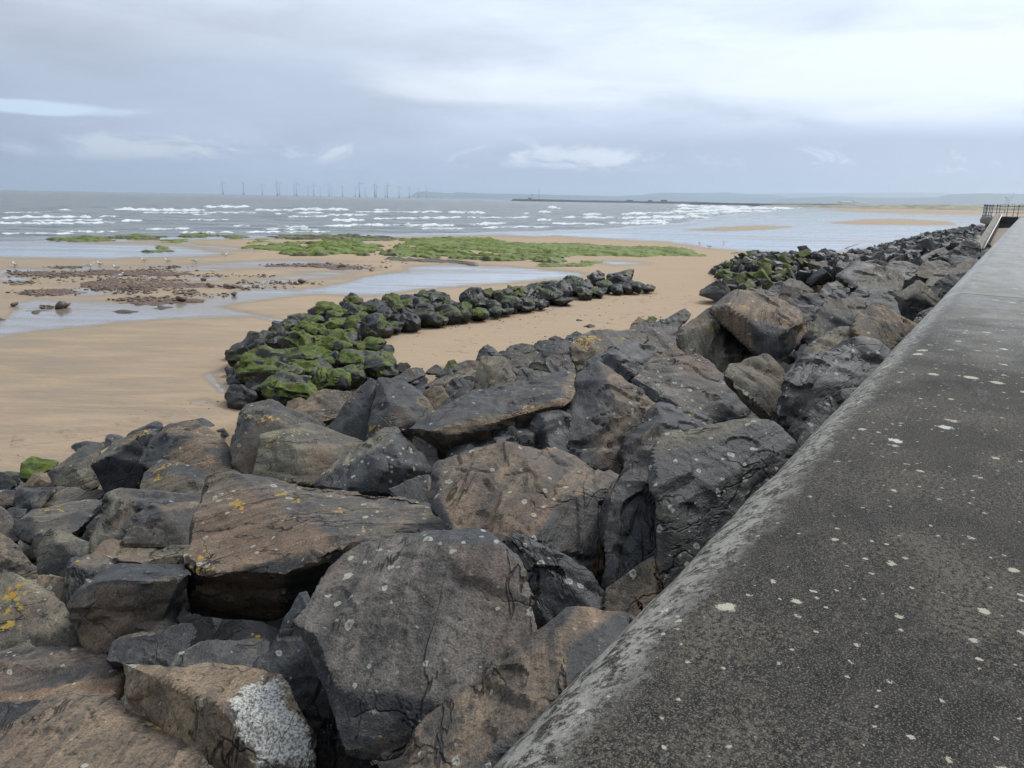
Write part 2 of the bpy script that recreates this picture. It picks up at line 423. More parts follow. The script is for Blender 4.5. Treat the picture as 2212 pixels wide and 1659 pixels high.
def make_sand():
    m, t = material('beach_sand')
    pos = t.new('ShaderNodeNewGeometry').outputs['Position']
    wet0 = t.attr('wet')
    fl = t.noise(t.vm('MULTIPLY', pos, (.45, 1.6, 1.0)), .55, 6, .62, .5)
    fl2 = t.noise(t.vm('MULTIPLY', pos, (.25, 2.2, 1.0)), 2.0, 4, .6, .2)
    wv = t.m('ADD', wet0, t.m('ADD', t.m('MULTIPLY', t.m('SUBTRACT', fl, .5), 1.5), t.m('MULTIPLY', t.m('SUBTRACT', fl2, .5), .75)))
    film = t.ss(wv, -.05, .13)
    lace = t.noise(t.vm('MULTIPLY', pos, (.16, 1.5, 1.0)), 1.1, 6, .68, .5)
    lace2 = t.noise(t.vm('MULTIPLY', pos, (.018, .15, 1.0)), 1.0, 6, .66, .5)
    film = t.m('MULTIPLY', film, t.ss(lace2, .40, .56, .45, 1.0))
    film = t.m('MULTIPLY', film, t.ss(t.m('ADD', lace, t.m('MULTIPLY', t.m('SUBTRACT', wet0, .4), .25)), .40, .60, .28, 1.0))
    damp = t.ss(wv, -.85, .05)
    streak = t.noise(t.vm('MULTIPLY', pos, (.55, 2.4, 1.0)), .8, 6, .65, .6)
    gr = t.noise(pos, 90.0, 3, .7)
    dry = t.mix(streak, (.385, .283, .188), (.465, .352, .243))
    dry = t.mix(t.m('MULTIPLY', t.ss(gr, .4, .7), .3), dry, (.35, .262, .178))
    wetc = t.mix(streak, (.225, .168, .108), (.290, .220, .146))
    col = t.mix(damp, dry, wetc)
    col = t.mix(film, col, (.20, .165, .125))
    t.put(t.b.inputs['Base Color'], col)
    t.put(t.b.inputs['Roughness'], t.mix(film, t.mix(damp, (.9, .9, .9), (.5, .5, .5)), t.comb(*[t.mr(fl2, .3, .7, .05, .13)] * 3)))
    t.put(t.b.inputs['Specular IOR Level'], t.m('ADD', .12, t.m('ADD', t.m('MULTIPLY', damp, .25), t.m('MULTIPLY', film, .13))))
    t.put(t.b.inputs['Coat Weight'], film); t.put(t.b.inputs['Coat Roughness'], .06); t.put(t.b.inputs['Coat IOR'], 1.9)
    rip = t.noise(t.vm('MULTIPLY', pos, (1.0, 2.8, 1.0)), 2.6, 5, .6, .4)
    h = t.m('ADD', t.m('MULTIPLY', rip, 1.0), t.m('MULTIPLY', gr, .05))
    h = t.m('MULTIPLY', h, t.mr(film, 0, 1, 1.0, .06))
    nb = t.bump(h, .75, .05)
    t.put(t.b.inputs['Normal'], nb)
    wn = t.noise(t.vm('MULTIPLY', pos, (.8, 3.0, 1.0)), 3.0, 3, .6, .2)
    t.put(t.b.inputs['Coat Normal'], t.bump(wn, .25, .008))
    return m
SAND = make_sand()

def make_sea():
    m, t = material('sea_water')
    pos = t.new('ShaderNodeNewGeometry').outputs['Position']
    foam0 = t.attr('foam')
    fz = t.attr('zoom')
    pp = t.vm('DIVIDE', pos, t.comb(fz, fz, 1.0))
    br = t.noise(t.vm('MULTIPLY', pos, (.9, .6, 1.0)), .6, 5, .7, .5)
    br2 = t.noise(t.vm('MULTIPLY', pos, (.06, .16, 1.0)), 1.0, 5, .62, .3)
    fv = t.m('ADD', foam0, t.m('ADD', t.m('MULTIPLY', t.m('SUBTRACT', br, .5), .8), t.m('MULTIPLY', t.m('SUBTRACT', br2, .5), .35)))
    foam = t.ss(fv, .40, .66)
    body = t.mix(t.ss(br2, .3, .7), (.17, .183, .183), (.30, .31, .295))
    ch = t.noise(t.vm('MULTIPLY', pos, (.10, .42, 1.0)), .75, 5, .65, .4)
    body = t.mix(t.ss(ch, .50, .64), body, (.105, .118, .120))  # dark streaks: some sediment, mostly wave trough shading put into the colour
    col = t.mix(foam, body, (.84, .86, .88))
    t.put(t.b.inputs['Base Color'], col)
    t.put(t.b.inputs['Roughness'], t.mix(foam, (.22, .22, .22), (.9, .9, .9)))
    t.b.inputs['IOR'].default_value = 1.333
    w1 = t.noise(t.vm('MULTIPLY', pos, (.30, 1.0, 1.0)), .55, 4, .6, .3)
    w2 = t.noise(t.vm('MULTIPLY', pos, (.30, 1.0, 1.0)), .10, 4, .6, .3)
    t.put(t.b.inputs['Normal'], t.bump(t.m('ADD', w1, t.m('MULTIPLY', w2, 3.5)), 1.0, 2.6))
    return m
SEA = make_sea()

def make_reef():
    m, t = material('reef_rock_with_algae')
    pos = t.new('ShaderNodeNewGeometry').outputs['Position']
    nz = t.sep(t.new('ShaderNodeNewGeometry').outputs['Normal'])[2]
    oi = t.new('ShaderNodeObjectInfo'); oR, oG, oB = t.sep(oi.outputs['Color'])
    a = t.noise(pos, .45, 5, .6, .3); b = t.noise(pos, 2.6, 5, .65); c = t.noise(pos, 12, 3, .6)
    alg = t.m('ADD', t.m('MULTIPLY', t.m('SUBTRACT', a, .5), 1.6), t.m('ADD', t.m('MULTIPLY', t.m('SUBTRACT', b, .5), .9), t.m('MULTIPLY', t.m('SUBTRACT', nz, .86), 1.7)))
    alg = t.ss(t.m('ADD', alg, t.m('SUBTRACT', t.m('MULTIPLY', oG, 1.0), .50)), -.10, .16)
    g = t.mix(b, (.055, .090, .007), (.185, .235, .022))
    g = t.mix(t.ss(c, .5, .7), g, (.24, .28, .04))
    g = t.mix(t.ss(a, .5, .68), g, (.07, .115, .014))
    rk = t.mix(b, (.030, .026, .020), (.125, .092, .062))
    rk = t.mix(oR, rk, t.mix(t.ss(c, .4, .6), (.070, .036, .026), (.165, .095, .066)))
    t.put(t.b.inputs['Base Color'], t.mix(alg, rk, g))
    t.put(t.b.inputs['Roughness'], .62)
    t.put(t.b.inputs['Normal'], t.bump(t.m('ADD', b, t.m('MULTIPLY', c, .4)), .8, .12))
    return m
REEF = make_reef()

def simple(name, base, rough=.7, var=.25, scale=6.0, bump=0.0, metal=0.0, spec=.4, dark=None):
    m, t = material(name)
    oc = t.new('ShaderNodeTexCoord').outputs['Object']
    n = t.noise(oc, scale, 5, .6, .2); n2 = t.noise(oc, scale * 7, 3, .6)
    lo = dark or tuple(c * (1 - var) for c in base); hi = tuple(min(1, c * (1 + var)) for c in base)
    col = t.mix(t.ss(n, .3, .7), lo, hi)
    col = t.mix(t.m('MULTIPLY', t.ss(n2, .5, .75), .3), col, lo)
    t.put(t.b.inputs['Base Color'], col); t.put(t.b.inputs['Roughness'], rough)
    t.put(t.b.inputs['Metallic'], metal); t.put(t.b.inputs['Specular IOR Level'], spec)
    if bump: t.put(t.b.inputs['Normal'], t.bump(t.m('ADD', n, t.m('MULTIPLY', n2, .4)), .6, bump))
    return m

def make_cap():
    m, t = material('weathered_wall_concrete')
    uv = t.new('ShaderNodeUVMap', uv_map='wall').outputs[0]        # metres along, metres across the profile
    al, ac, _ = t.sep(uv)
    wob = t.vm('SCALE', t.noise(uv, 55, 4, .65, out='Color'), sc_=.022)
    p = t.vm('ADD', uv, wob)
    big = t.noise(uv, 2.2, 5, .6, .3); mid = t.noise(uv, 16, 5, .65); fine = t.noise(uv, 85, 5, .78); gr = t.noise(uv, 260, 2, .7)
    col = t.mix(t.ss(mid, .35, .68), (.022, .0215, .021), (.058, .054, .049))
    col = t.mix(t.m('MULTIPLY', t.ss(t.m('ADD', fine, t.m('MULTIPLY', t.m('SUBTRACT', big, .5), .55)), .50, .60), .85), col, (.135, .118, .092))
    col = t.mix(t.m('MULTIPLY', t.ss(gr, .52, .62), .70), col, (.23, .205, .165))
    col = t.mix(t.m('MULTIPLY', t.ss(fine, .46, .34), .85), col, (.012, .012, .013))
    # further along the wall a paler grey stands in for the sky sheen
    far = t.ss(t.m('ADD', al, t.m('MULTIPLY', t.m('SUBTRACT', big, .5), 5.0)), 2.5, 10.0)
    col = t.mix(t.m('MULTIPLY', far, .62), col, t.mix(mid, (.150, .146, .130), (.245, .238, .208)))
    stn = t.noise(t.vm('MULTIPLY', uv, (.8, 2.2, 1.0)), 1.3, 6, .65, .8)
    col = t.mix(t.m('MULTIPLY', t.ss(stn, .52, .68), .35), col, (.085, .072, .054))
    col = t.mix(t.m('MULTIPLY', t.ss(stn, .46, .32), .5), col, (.020, .020, .021))
    # pale abraded band on the nose where spray and wind strip the crust
    band = t.m('ADD', ac, t.m('ADD', t.m('MULTIPLY', t.m('SUBTRACT', big, .5), .16), t.m('MULTIPLY', t.m('SUBTRACT', mid, .5), .10)))
    bmask = t.m('MULTIPLY', t.ss(band, .31, .20), t.ss(band, .02, .12))
    pn = t.m('ADD', t.m('MULTIPLY', t.noise(t.vm('MULTIPLY', uv, (1.0, 1.3, 1.0)), 16, 6, .74, .6), .55), t.m('MULTIPLY', t.noise(uv, 60, 5, .78), .45))
    worn = t.m('MULTIPLY', bmask, t.ss(pn, .44, .54))
    col = t.mix(t.m('MULTIPLY', worn, .8), col, t.mix(fine, (.22, .205, .175), (.60, .58, .53)))
    col = t.mix(t.m('MULTIPLY', t.ss(band, .10, .0), .35), col, (.17, .145, .11))
    # flat lichen thalli
    def thalli(scale, off, keepf, r0, r1, c0, c1, colr):
        v = t.new('ShaderNodeTexVoronoi', feature='F1'); v.inputs['Scale'].default_value = scale
        t.put(v.inputs['Vector'], t.vm('ADD', p, (off, off * .7, 0)))
        rr = t.sep(v.outputs['Color'])
        rad = t.m('ADD', r0, t.m('MULTIPLY', rr[0], r1))
        k = t.m('MULTIPLY', t.ss(t.m('ADD', v.outputs['Distance'], t.m('MULTIPLY', t.m('SUBTRACT', fine, .5), .40)), rad, t.m('SUBTRACT', rad, .035)), t.m('LESS_THAN', rr[1], keepf))
        return t.mix(t.m('MULTIPLY', k, .92), colr, t.mix(t.m('MULTIPLY', rr[2], 1.0), c0, c1))
    col = thalli(8.0, 3.1, .32, .07, .20, (.50, .46, .36), (.64, .62, .54), col)
    col = thalli(17.0, 9.7, .36, .04, .18, (.46, .42, .32), (.62, .60, .53), col)
    col = thalli(38.0, 1.7, .42, .04, .20, (.40, .35, .25), (.55, .53, .45), col)
    t.put(t.b.inputs['Base Color'], col)
    t.put(t.b.inputs['Roughness'], t.mix(far, t.comb(*[t.mr(mid, .3, .7, .5, .75)] * 3), t.comb(*[t.mr(stn, .35, .65, .28, .55)] * 3)))
    t.put(t.b.inputs['Specular IOR Level'], t.mr(far, 0, 1, .05, .5))
    h = t.m('ADD', t.m('MULTIPLY', mid, .5), t.m('ADD', t.m('MULTIPLY', fine, .45), t.m('MULTIPLY', gr, .25)))
    t.put(t.b.inputs['Normal'], t.bump(h, .9, .010))
    return m
CAP = make_cap()
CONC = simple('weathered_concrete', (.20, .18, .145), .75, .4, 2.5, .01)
BLACK = simple('gap_shade_black', (.010, .010, .010), .9, .3, 3.0, .02)  # near-black base colour stands in for shade deep between the boulders
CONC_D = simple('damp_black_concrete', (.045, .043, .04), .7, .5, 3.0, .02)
RAMPF = simple('sandy_concrete_ramp', (.24, .19, .13), .6, .35, 1.5, .005)
STEEL_W = simple('white_painted_steel', (.72, .71, .68), .5, .08, 8)
STEEL_B = simple('blue_black_painted_iron', (.13, .155, .20), .45, .3, 12)
WOOD = simple('bleached_driftwood', (.30, .23, .16), .8, .4, 7, .01)
TWIG = simple('dry_red_stem', (.10, .04, .022), .8, .3, 30)
TURB = simple('turbine_paint', (.52, .54, .56), .5, .05, .1)
TURB_Y = simple('turbine_base_paint', (.16, .15, .10), .6, .1, .1)
HILL = simple('far_hill_moor', (.055, .070, .050), .95, .35, .0012)
PIER = simple('breakwater_stone', (.045, .043, .04), .9, .4, .05)
DUNE = simple('dune_sand_and_marram', (.30, .255, .165), .95, .25, .03, dark=(.13, .13, .07))
BUILD = simple('pale_building_cladding', (.62, .63, .62), .7, .1, .05)
BUILD_D = simple('dark_building', (.09, .085, .08), .8, .2, .05)
GULLW = simple('gull_white_plumage', (.80, .80, .78), .8, .05, 20)
GULLG = simple('gull_grey_wing', (.52, .54, .56), .8, .1, 20)
GULLB = simple('gull_bill_and_legs', (.42, .22, .07), .6, .1, 20)
COBBLE = None
def make_cobble():
    m, t = material('shore_cobble')
    oc = t.new('ShaderNodeTexCoord').outputs['Object']
    tn = t.attr('tone')
    n = t.noise(oc, 5.0, 4, .6)
    col = t.ramp(tn, [(0.0, (.035, .030, .027)), (.3, (.12, .078, .048)), (.55, (.22, .145, .080)), (.8, (.165, .085, .070)), (1.0, (.30, .225, .145))])
    col = t.mix(t.m('MULTIPLY', t.ss(n, .45, .7), .5), col, (.05, .042, .032))
    t.put(t.b.inputs['Base Color'], col); t.put(t.b.inputs['Roughness'], .5)
    t.put(t.b.inputs['Normal'], t.bump(n, .5, .03))
    return m
COBBLE = make_cobble()

# ------------------------------------------------------------------ beach sand
WETP = [
 [(0,731),(34,720),(137,710),(239,700),(342,690),(444,686),(547,685),(598,695),(628,693),(533,676),(506,669),(472,662),(547,652),(649,638),(756,628),(756,614),(649,625),(547,625),(513,628),(427,652),(376,652),(308,655),(239,652),(171,649),(68,647),(34,657),(17,686),(-20,705),(-200,715),(-400,730),(-400,760),(-200,745)],
 [(690,636),(800,640),(900,626),(1000,618),(1080,612),(1130,608),(1230,601),(1268,595),(1240,588),(1180,583),(1100,577),(1050,575),(990,573),(940,573),(880,577),(880,585),(840,590),(780,600),(740,612),(690,620)],
 [(-400,512),(0,517),(120,520),(239,526),(325,526),(393,532),(461,543),(495,549),(444,554),(342,556),(239,560),(100,558),(0,556),(-400,560)],
 [(376,518),(430,529),(512,535),(560,542),(500,541),(430,533),(370,524)],
 [(1000,506),(1100,509),(1300,516),(1400,523),(1480,528),(1520,535),(1600,542),(1700,546),(1800,546),(1900,532),(2000,512),(2110,488),(2150,468),(2125,455),(1850,449),(1700,458),(1560,468),(1480,486),(1300,497),(1150,500)],
 [(1280,565),(1340,564),(1400,570),(1330,573)],
 [(440,811),(457,804),(470,824),(490,848),(478,850),(460,832)],
 [(470,875),(430,868),(410,868),(440,862)],
]
WETE = [(50,588,55,8),(170,580,65,6),(30,603,40,5),(190,631,50,10),(250,625,55,8),(320,597,30,4),(440,603,36,4),(470,576,150,4),(560,570,100,5),(640,566,80,4),(650,599,60,3),(600,609,60,4),(520,619,60,4),(700,590,50,4),(80,631,30,3),(420,582,60,3),(600,628,60,4),(470,640,60,3),(760,582,40,4)]
DRYP = [
 [(1480,497),(1560,491),(1640,488),(1710,490),(1650,496),(1560,499)],
 [(1790,482),(1870,474),(1950,473),(2050,479),(2065,487),(1950,486),(1850,485)],
 [(1095,516),(1200,509),(1290,516),(1450,523),(1480,532),(1300,530),(1180,524)],
 [(1780,455),(1900,447),(2130,452),(2120,465),(1960,462),(1850,458)],
]
SEAP = [(-900,520),(0,522),(200,518),(380,513),(500,511),(800,507),(1000,504),(1150,500),(1300,495),(1480,482),(1560,466),(1700,456),(1790,447),(1850,441.5),(2400,430),(2400,200),(-900,200)]
def wetness(px, py):
    """signed film value: > 0 under a film of water"""
    s = np.full(px.shape, -30.0)
    for q in WETP:
        q = np.array(q, float); s = np.maximum(s, sd_poly(px / 3.0, py, q / np.array([3.0, 1.0])))
    for (cx, cy, rx, ry) in WETE:
        s = np.maximum(s, (1 - np.hypot((px - cx) / rx, (py - cy) / ry)) * ry)
    for q in DRYP:
        q = np.array(q, float); s = np.minimum(s, -sd_poly(px / 3.0, py, q / np.array([3.0, 1.0])) * 1.6)
    return s
def sand_z(P):
    u, n = wuv(P)
    z = .05 * fbm(np.c_[P[:, 0] * .07, P[:, 1] * .16, P[:, 0] * 0], 3) + .012 * fbm(np.c_[P[:, 0] * .5, P[:, 1] * 1.4, P[:, 0] * 0 + 3], 2)
    return z
def build_sand():
    off = np.concatenate([np.linspace(1500, 620, 30), np.linspace(612, 200, 150), np.linspace(198, 20, 170), np.geomspace(19.6, 1.6, 34)])
    r = FPX * CAMH / off
    th = np.linspace(math.radians(-50), math.radians(50), 400)
    Rr, T = np.meshgrid(r, th, indexing='ij')
    y = Rr; x = Rr * np.tan(T)
    P = np.stack([x.ravel(), y.ravel(), np.zeros(x.size)], 1)
    px, py = proj(P)
    wet = wetness(px, py)
    dist = y.ravel()
    zz = sand_z(P)
    w = np.clip(wet / 7.0, -1, 1)
    sea = sd_poly(px / 4, py, np.array(SEAP, float) / np.array([4.0, 1.0]))
    w = np.where(sea > -9, np.maximum(w, np.clip((sea + 6) / 6, -1, 1)), w)
    for q in DRYP[3:]:
        pass
    z = np.where(w > -.3, zz * np.clip(-w / .3, 0.0, 1), zz)
    z = z + .02 * sstep(-w, 0, 1)
    z = z - .6 * sstep(sea, 0, 10)
    u0, n0 = wuv(P)
    z = z - 2.2 * sstep(n0, -1.5, -.5) * sstep(ntoe(u0) - n0, .9, 2.2) * (dist < 140)
    # the right-hand shore rises gently towards the dunes
    u, n = wuv(P)
    z = z + np.where(dist > 500, sstep(n, 400, 40) * sstep(dist, 500, 1300) * 2.0, 0)
    P[:, 2] = z
    # blend of firm damp sand close to the rocks on the left, drier between the groynes
    damp = .55 * sstep(px, 1000, 500) - .25
    w2 = np.where(w < 0, np.maximum(w, -1 + .62 * sstep(px, 950, 250)), w)
    me = mesh_from('beach_sand', P, grid_faces(len(r), len(th)), SAND, attrs={'wet': w2})
    link('beach_sand', me, kind='structure')
build_sand()

# trodden strips with real footprints
def footprints(pts, steps, width=.55, seed=1, wander=.1):
    rs = np.random.default_rng(seed)
    g = np.array([gz(*p) for p in pts])
    seg = np.linalg.norm(np.diff(g, axis=0), axis=1); L = np.concatenate([[0], np.cumsum(seg)])
    cell = .045
    nl = int(L[-1] / cell); nw = int(width * 2 / cell)
    s = np.linspace(0, L[-1], nl)
    cen = np.stack([np.interp(s, L, g[:, k]) for k in range(2)], 1)
    d = np.gradient(cen, axis=0); d /= np.linalg.norm(d, axis=1)[:, None]; nn = np.stack([-d[:, 1], d[:, 0]], 1)
    v = np.linspace(-width, width, nw)
    X = cen[:, None, :] + nn[:, None, :] * v[None, :, None]
    P = np.concatenate([X.reshape(-1, 2), np.zeros((nl * nw, 1))], 1)
    z = sand_z(P) + .042
    S, Vv = np.meshgrid(s, v, indexing='ij'); S = S.ravel(); Vv = Vv.ravel()
    dep = np.zeros(len(S)); rim = np.zeros(len(S))
    k = 0; q = .2
    while q < L[-1]:
        side = (1 if k % 2 else -1) * .10 + rs.normal() * .04 + wander * math.sin(q * .7)
        e = np.hypot((S - q) / .17, (Vv - side) / .085)
        am = rs.uniform(.5, 1.1)
        dep = np.maximum(dep, am * sstep(1.05 - e, 0, .55)); rim = np.maximum(rim, am * np.exp(-((e - 1.15) / .22) ** 2))
        q += rs.uniform(.55, .85) * steps; k += 1
    edge = sstep(width - np.abs(Vv), .0, .12) * sstep(S, 0, .2) * sstep(L[-1] - S, 0, .2)
    P[:, 2] = z - .10 * dep + .020 * rim - (1 - edge) * .07
    px, py = proj(P)
    wv = np.clip(wetness(px, py) / 7, -1, 1); wv = np.where(wv < 0, np.maximum(wv, -1 + .62 * sstep(px, 950, 250)), wv)
    link('trodden_sand', mesh_from('trodden_sand', P, grid_faces(nl, nw), SAND, attrs={'wet': wv}), kind='structure')
footprints([(985, 765), (1040, 735), (1100, 715), (1160, 697), (1250, 672), (1370, 640)], 1.0, seed=3)
footprints([(10, 960), (110, 948), (200, 935), (290, 918), (370, 902), (430, 893)], 1.0, seed=4)
footprints([(120, 950), (260, 928), (330, 912), (420, 900)], 1.3, seed=9, width=.5)
footprints([(1000, 742), (1080, 716), (1180, 690), (1300, 655)], 1.6, seed=5)
footprints([(1380, 650), (1500, 640), (1590, 620), (1660, 600)], 1.2, seed=6, width=.7)
footprints([(1300, 700), (1420, 668), (1520, 650), (1600, 630)], 1.5, seed=8, width=.7)

# ------------------------------------------------------------------ sea
BRK = [(243,454,444,455,7),(437,448,540,448,5),(547,454,756,454,5),(0,471,198,469,6),(212,468,253,468,5),(-300,485,253,481,5),(260,479,314,476,5),(417,464,456,465,6),(126,455,159,455,5),(594,462,618,463,5),(636,461,704,461,4),(718,476,760,477,5),(499,487,543,488,4),(595,489,673,490,4),(700,488,866,487,5),(386,502,513,502,3),(513,500,718,501,3),
 (702,453,740,453,4),(811,454,839,455,7),(845,453,860,453,5),(716,477,791,477,6),(866,486,982,487,7),(1013,486,1098,483,6),(969,460,1050,461,5),(1050,464,1102,463,3),(1124,461,1145,461,4),(1162,459,1196,460,6),(1184,449,1211,451,6),(1158,475,1192,476,6),(1245,458,1262,459,5),(1256,465,1298,465,4),(1246,444,1258,445,3),(1310,483,1447,481,6),(1355,478,1458,476,5),(1341,463,1458,462,7),(1370,457,1420,457,3),
 (1448,445,1587,447,4),(1495,455,1660,451,5),(1550,459,1735,456,5),(1616,470,1769,464,4),(1587,463,1769,460,4),(1404,468,1550,470,4),(1404,479,1448,481,5),(1500,476,1641,473,4),(1700,457,1840,452,4),(1380,450,1440,451,3),(1290,477,1330,477,3),(880,467,930,468,3),(560,471,610,471,3),(330,470,380,470,3),(20,461,60,461,2),(640,443,660,443,2),(1320,446,1340,446,2),(1480,463,1560,461,4),(900,494,1010,494,3),(560,495,690,495,3),(1040,492,1200,490,3),(300,494,420,494,3),(120,500,260,499,3),(0,505,160,504,3),(-300,471,0,471,6),(60,476,240,475,3),(300,459,560,460,3),(760,459,960,457,3),(620,468,720,468,3),(800,472,1000,471,4),(1000,470,1150,469,3),(930,480,1010,480,3),(1100,478,1160,478,3),(1210,471,1330,470,4),(1190,484,1310,484,4),(1330,472,1480,471,5),(1440,458,1560,456,4),(1460,451,1620,449,4),(1600,452,1760,450,4),(1100,455,1160,455,3),(700,464,800,464,3),(400,474,500,475,3),(0,458,120,458,2),(860,447,930,447,2),(200,446,260,446,2),(1000,449,1060,449,2)]
BRK = [q for q in BRK if not (q[4] <= 3 and q[2] - q[0] < 90)]
def build_sea():
    off = np.concatenate([np.arange(125, 30, -.7), np.arange(30, 3, -.36), np.geomspace(3, .18, 40)])
    r = FPX * CAMH / off
    th = np.linspace(math.radians(-48), math.radians(50), 640)
    Rr, T = np.meshgrid(r, np.tan(th), indexing='ij')
    P = np.stack([(Rr * T).ravel(), Rr.ravel(), np.zeros(Rr.size)], 1)
    px, py = proj(P); d = P[:, 1]
    # swell: long crests square to the view, period growing with distance so that it stays resolved
    sw = fbm(np.c_[px * .013, py * .36, px * 0 + 1.7], 4, .6)
    amp = 2.6 * d / FPX * sstep(d, 70, 200) * sstep(d, 5000, 900)
    z = -.06 + amp * np.maximum(sw, -.45)
    foam = np.zeros(len(P)) + .14 * np.clip(sw - .2, 0, 1)
    rag = fbm(np.c_[px * .05, px * 0, px * 0 + 9], 3); rag2 = fbm(np.c_[px * .13, py * .5, px * 0 + 4], 3)
    rag3 = np.clip(fbm(np.c_[px * .22, px * 0, px * 0 + 2.2], 3), -.65, .9)
    for i, (x0, y0, x1, y1, tk) in enumerate(BRK):
        tk = tk * np.clip(.75 + .9 * fbm(np.c_[px * .045, px * 0 + i * 3.7, px * 0], 3), .5, 1.25)
        q = np.clip((px - x0) / (x1 - x0), -.3, 1.3)
        yl = y0 + (y1 - y0) * q + .8 * np.sin(px * .02 + i) + .9 * rag + .9 * rag3
        ends = sstep(px, x0 - 18, x0 + 18) * sstep(-px, -x1 - 18, -x1 + 18) * np.clip(.95 + .35 * rag, .62, 1.15)
        k = yl - py                            # pixels beyond the foot of the wave
        prof = sstep(k, -.5, .8) * np.exp(-np.clip(k - .8, 0, 99) / 2.0)
        z = np.maximum(z, -.06 + ends * tk * .82 * d / FPX * prof)
        foam = np.maximum(foam, ends * (sstep(k, -.7 - .5 * rag3, -.1) * sstep(-k, -1.5 - 1.2 * rag3, -.5)) * np.clip(.55 + .10 * tk, .5, 1.15))
        foam = np.maximum(foam, ends * .48 * sstep(k, -3.5, -1.0) * sstep(-k, -.2, .8))
    surf = sstep(px, 1250, 1500) * sstep(-px, -1860, -1700) * sstep(py, 441, 447) * sstep(-py, -486, -474)
    foam = np.maximum(foam, surf * (.38 + .35 * rag2))
    edge = sd_poly(px / 4, py, np.array(SEAP, float) / np.array([4.0, 1.0]))
    foam = np.maximum(foam, .42 * np.exp(-((edge - 1.5) / 2.0) ** 2) + .2 * np.exp(-((edge - 6) / 2.5) ** 2))
    z = -.06 + (z + .06) * sstep(edge, .5, 7)
    P[:, 2] = np.minimum(z, 5.5 * d / FPX)
    me = mesh_from('sea_water', P, grid_faces(len(r), len(th)), SEA, attrs={'foam': foam, 'zoom': np.ones(len(P))})
    link('sea', me, kind='structure')
build_sea()

# ------------------------------------------------------------------ reef ledges
def reef(poly, hmax, label, green, seed, cell=.12, cat='reef', group='weed covered rock ledges on the beach', red=0.0):
    pw = np.array([gz(*p)[:2] for p in poly])
    lo = pw.min(0) - 1.0; hi = pw.max(0) + 1.0
    c = max(cell, math.sqrt((hi - lo).prod() / 32000))
    nx = int((hi[0] - lo[0]) / c) + 2; ny = int((hi[1] - lo[1]) / c) + 2
    gx, gy = np.meshgrid(np.linspace(lo[0], hi[0], nx), np.linspace(lo[1], hi[1], ny), indexing='xy')
    gx = gx.ravel(); gy = gy.ravel()
    s = sd_poly(gx, gy, pw)
    P3 = np.c_[gx, gy, gx * 0 + seed * 7.7]
    s = s + 1.9 * fbm(P3 * np.array([.35, .35, 1]), 4, .6) - .1
    hmax = hmax * .50
    bump_ = fbm(P3 * np.array([.22, .3, 1]) + 31, 4)
    # tilted, stepped beds
    bed = (gx * .25 + gy * .55) * .5 + 1.6 * fbm(P3 * np.array([.16, .16, 1]) + 5, 2)
    saw = bed - np.floor(bed)
    bed2 = (gx * .4 - gy * .3) * 1.1 + 1.5 * fbm(P3 * np.array([.4, .4, 1]) + 51, 2)
    saw2 = bed2 - np.floor(bed2)
    h = hmax * (.42 * sstep(s, 0, .5) + .28 * sstep(s, .7, 1.6)) + hmax * sstep(s, 0, .8) * (.25 * bump_ + .50 * (1 - saw) ** 1.5 + .28 * (1 - saw2) ** 1.5 - .16)
    h = h + .05 * sstep(s, 0, .4) * fbm(P3 * np.array([1.4, 1.4, 1]), 2)
    h = h + .035 * sstep(s, 0, .4) * fbm(P3 * np.array([3.6, 3.6, 1]) + 8, 2)
    z = np.where(s > -.25, h, -.25)
    idx = grid_faces(ny, nx)
    keep = (s > -.5)[idx].any(1)
    idx = idx[keep]
    used = np.unique(idx); rm = np.full(nx * ny, -1); rm[used] = np.arange(len(used))
    V = np.c_[gx, gy, np.where(s < -.05, -.2, z)][used]
    c0 = V.mean(0); c0[2] = 0
    o = link('rock_ledge', mesh_from('rock_ledge', V - c0, rm[idx], REEF), loc=c0, label=label, cat=cat, group=group)
    o.color = (red, green, 0, 0)
reef([(863,518),(941,518),(1027,515),(1044,518),(1102,527),(1146,530),(1232,530),(1317,534),(1404,537),(1466,537),(1497,543),(1497,553),(1404,553),(1385,556),(1334,556),(1249,554),(1208,556),(1146,546),(1078,547),(1010,542),(941,535),(873,529)], .75, 'longest bright green weed covered rock ledge, stretching right towards the open wet sand', .95, 1)
reef([(828,547),(863,530),(880,532),(893,542),(941,537),(992,541),(1027,551),(1078,556),(1129,551),(1163,556),(1211,559),(1215,568),(1180,569),(1129,564),(1095,565),(1044,568),(992,559),(924,558),(856,556)], .8, 'lumpy dark green rock ledge in front of the longest ledge', .72, 2)
reef([(588,549),(640,545),(650,533),(690,524),(756,522),(815,532),(830,541),(822,546),(784,553),(736,551),(702,552),(640,552)], .8, 'green humped rock ledge left of the lumpy dark green one', .85, 3)
reef([(530,538),(581,529),(646,525),(649,537),(620,543),(550,541)], .6, 'small green rock ledge at the left end of the big ledges', .75, 4)
reef([(839,558),(920,562),(1000,567),(1060,574),(1040,578),(960,572),(880,568),(830,564)], .3, 'low brown stony ledge along the near edge of the green reef', .15, 5)
reef([(1160,575),(1208,570),(1235,576),(1190,579)], .45, 'small green ledge near the pool, left one of a pair', .8, 6)
reef([(1245,572),(1256,566),(1280,568),(1279,574),(1250,577)], .45, 'small green ledge near the pool, right one of a pair', .8, 7)
reef([(590,512),(650,508),(720,509),(760,508),(800,512),(870,516),(860,520),(780,522),(700,518),(620,516)], .5, 'dark flat ledge at the water edge behind the green reef', .35, 8)
reef([(100,518),(150,514),(230,512),(238,520),(195,523),(120,520)], .4, 'mossy dark ledge at the far left waterline', .5, 9)
reef([(245,513),(300,508),(350,510),(340,517),(270,518)], .4, 'dark mossy ledge at the waterline beside the far left one', .45, 10)
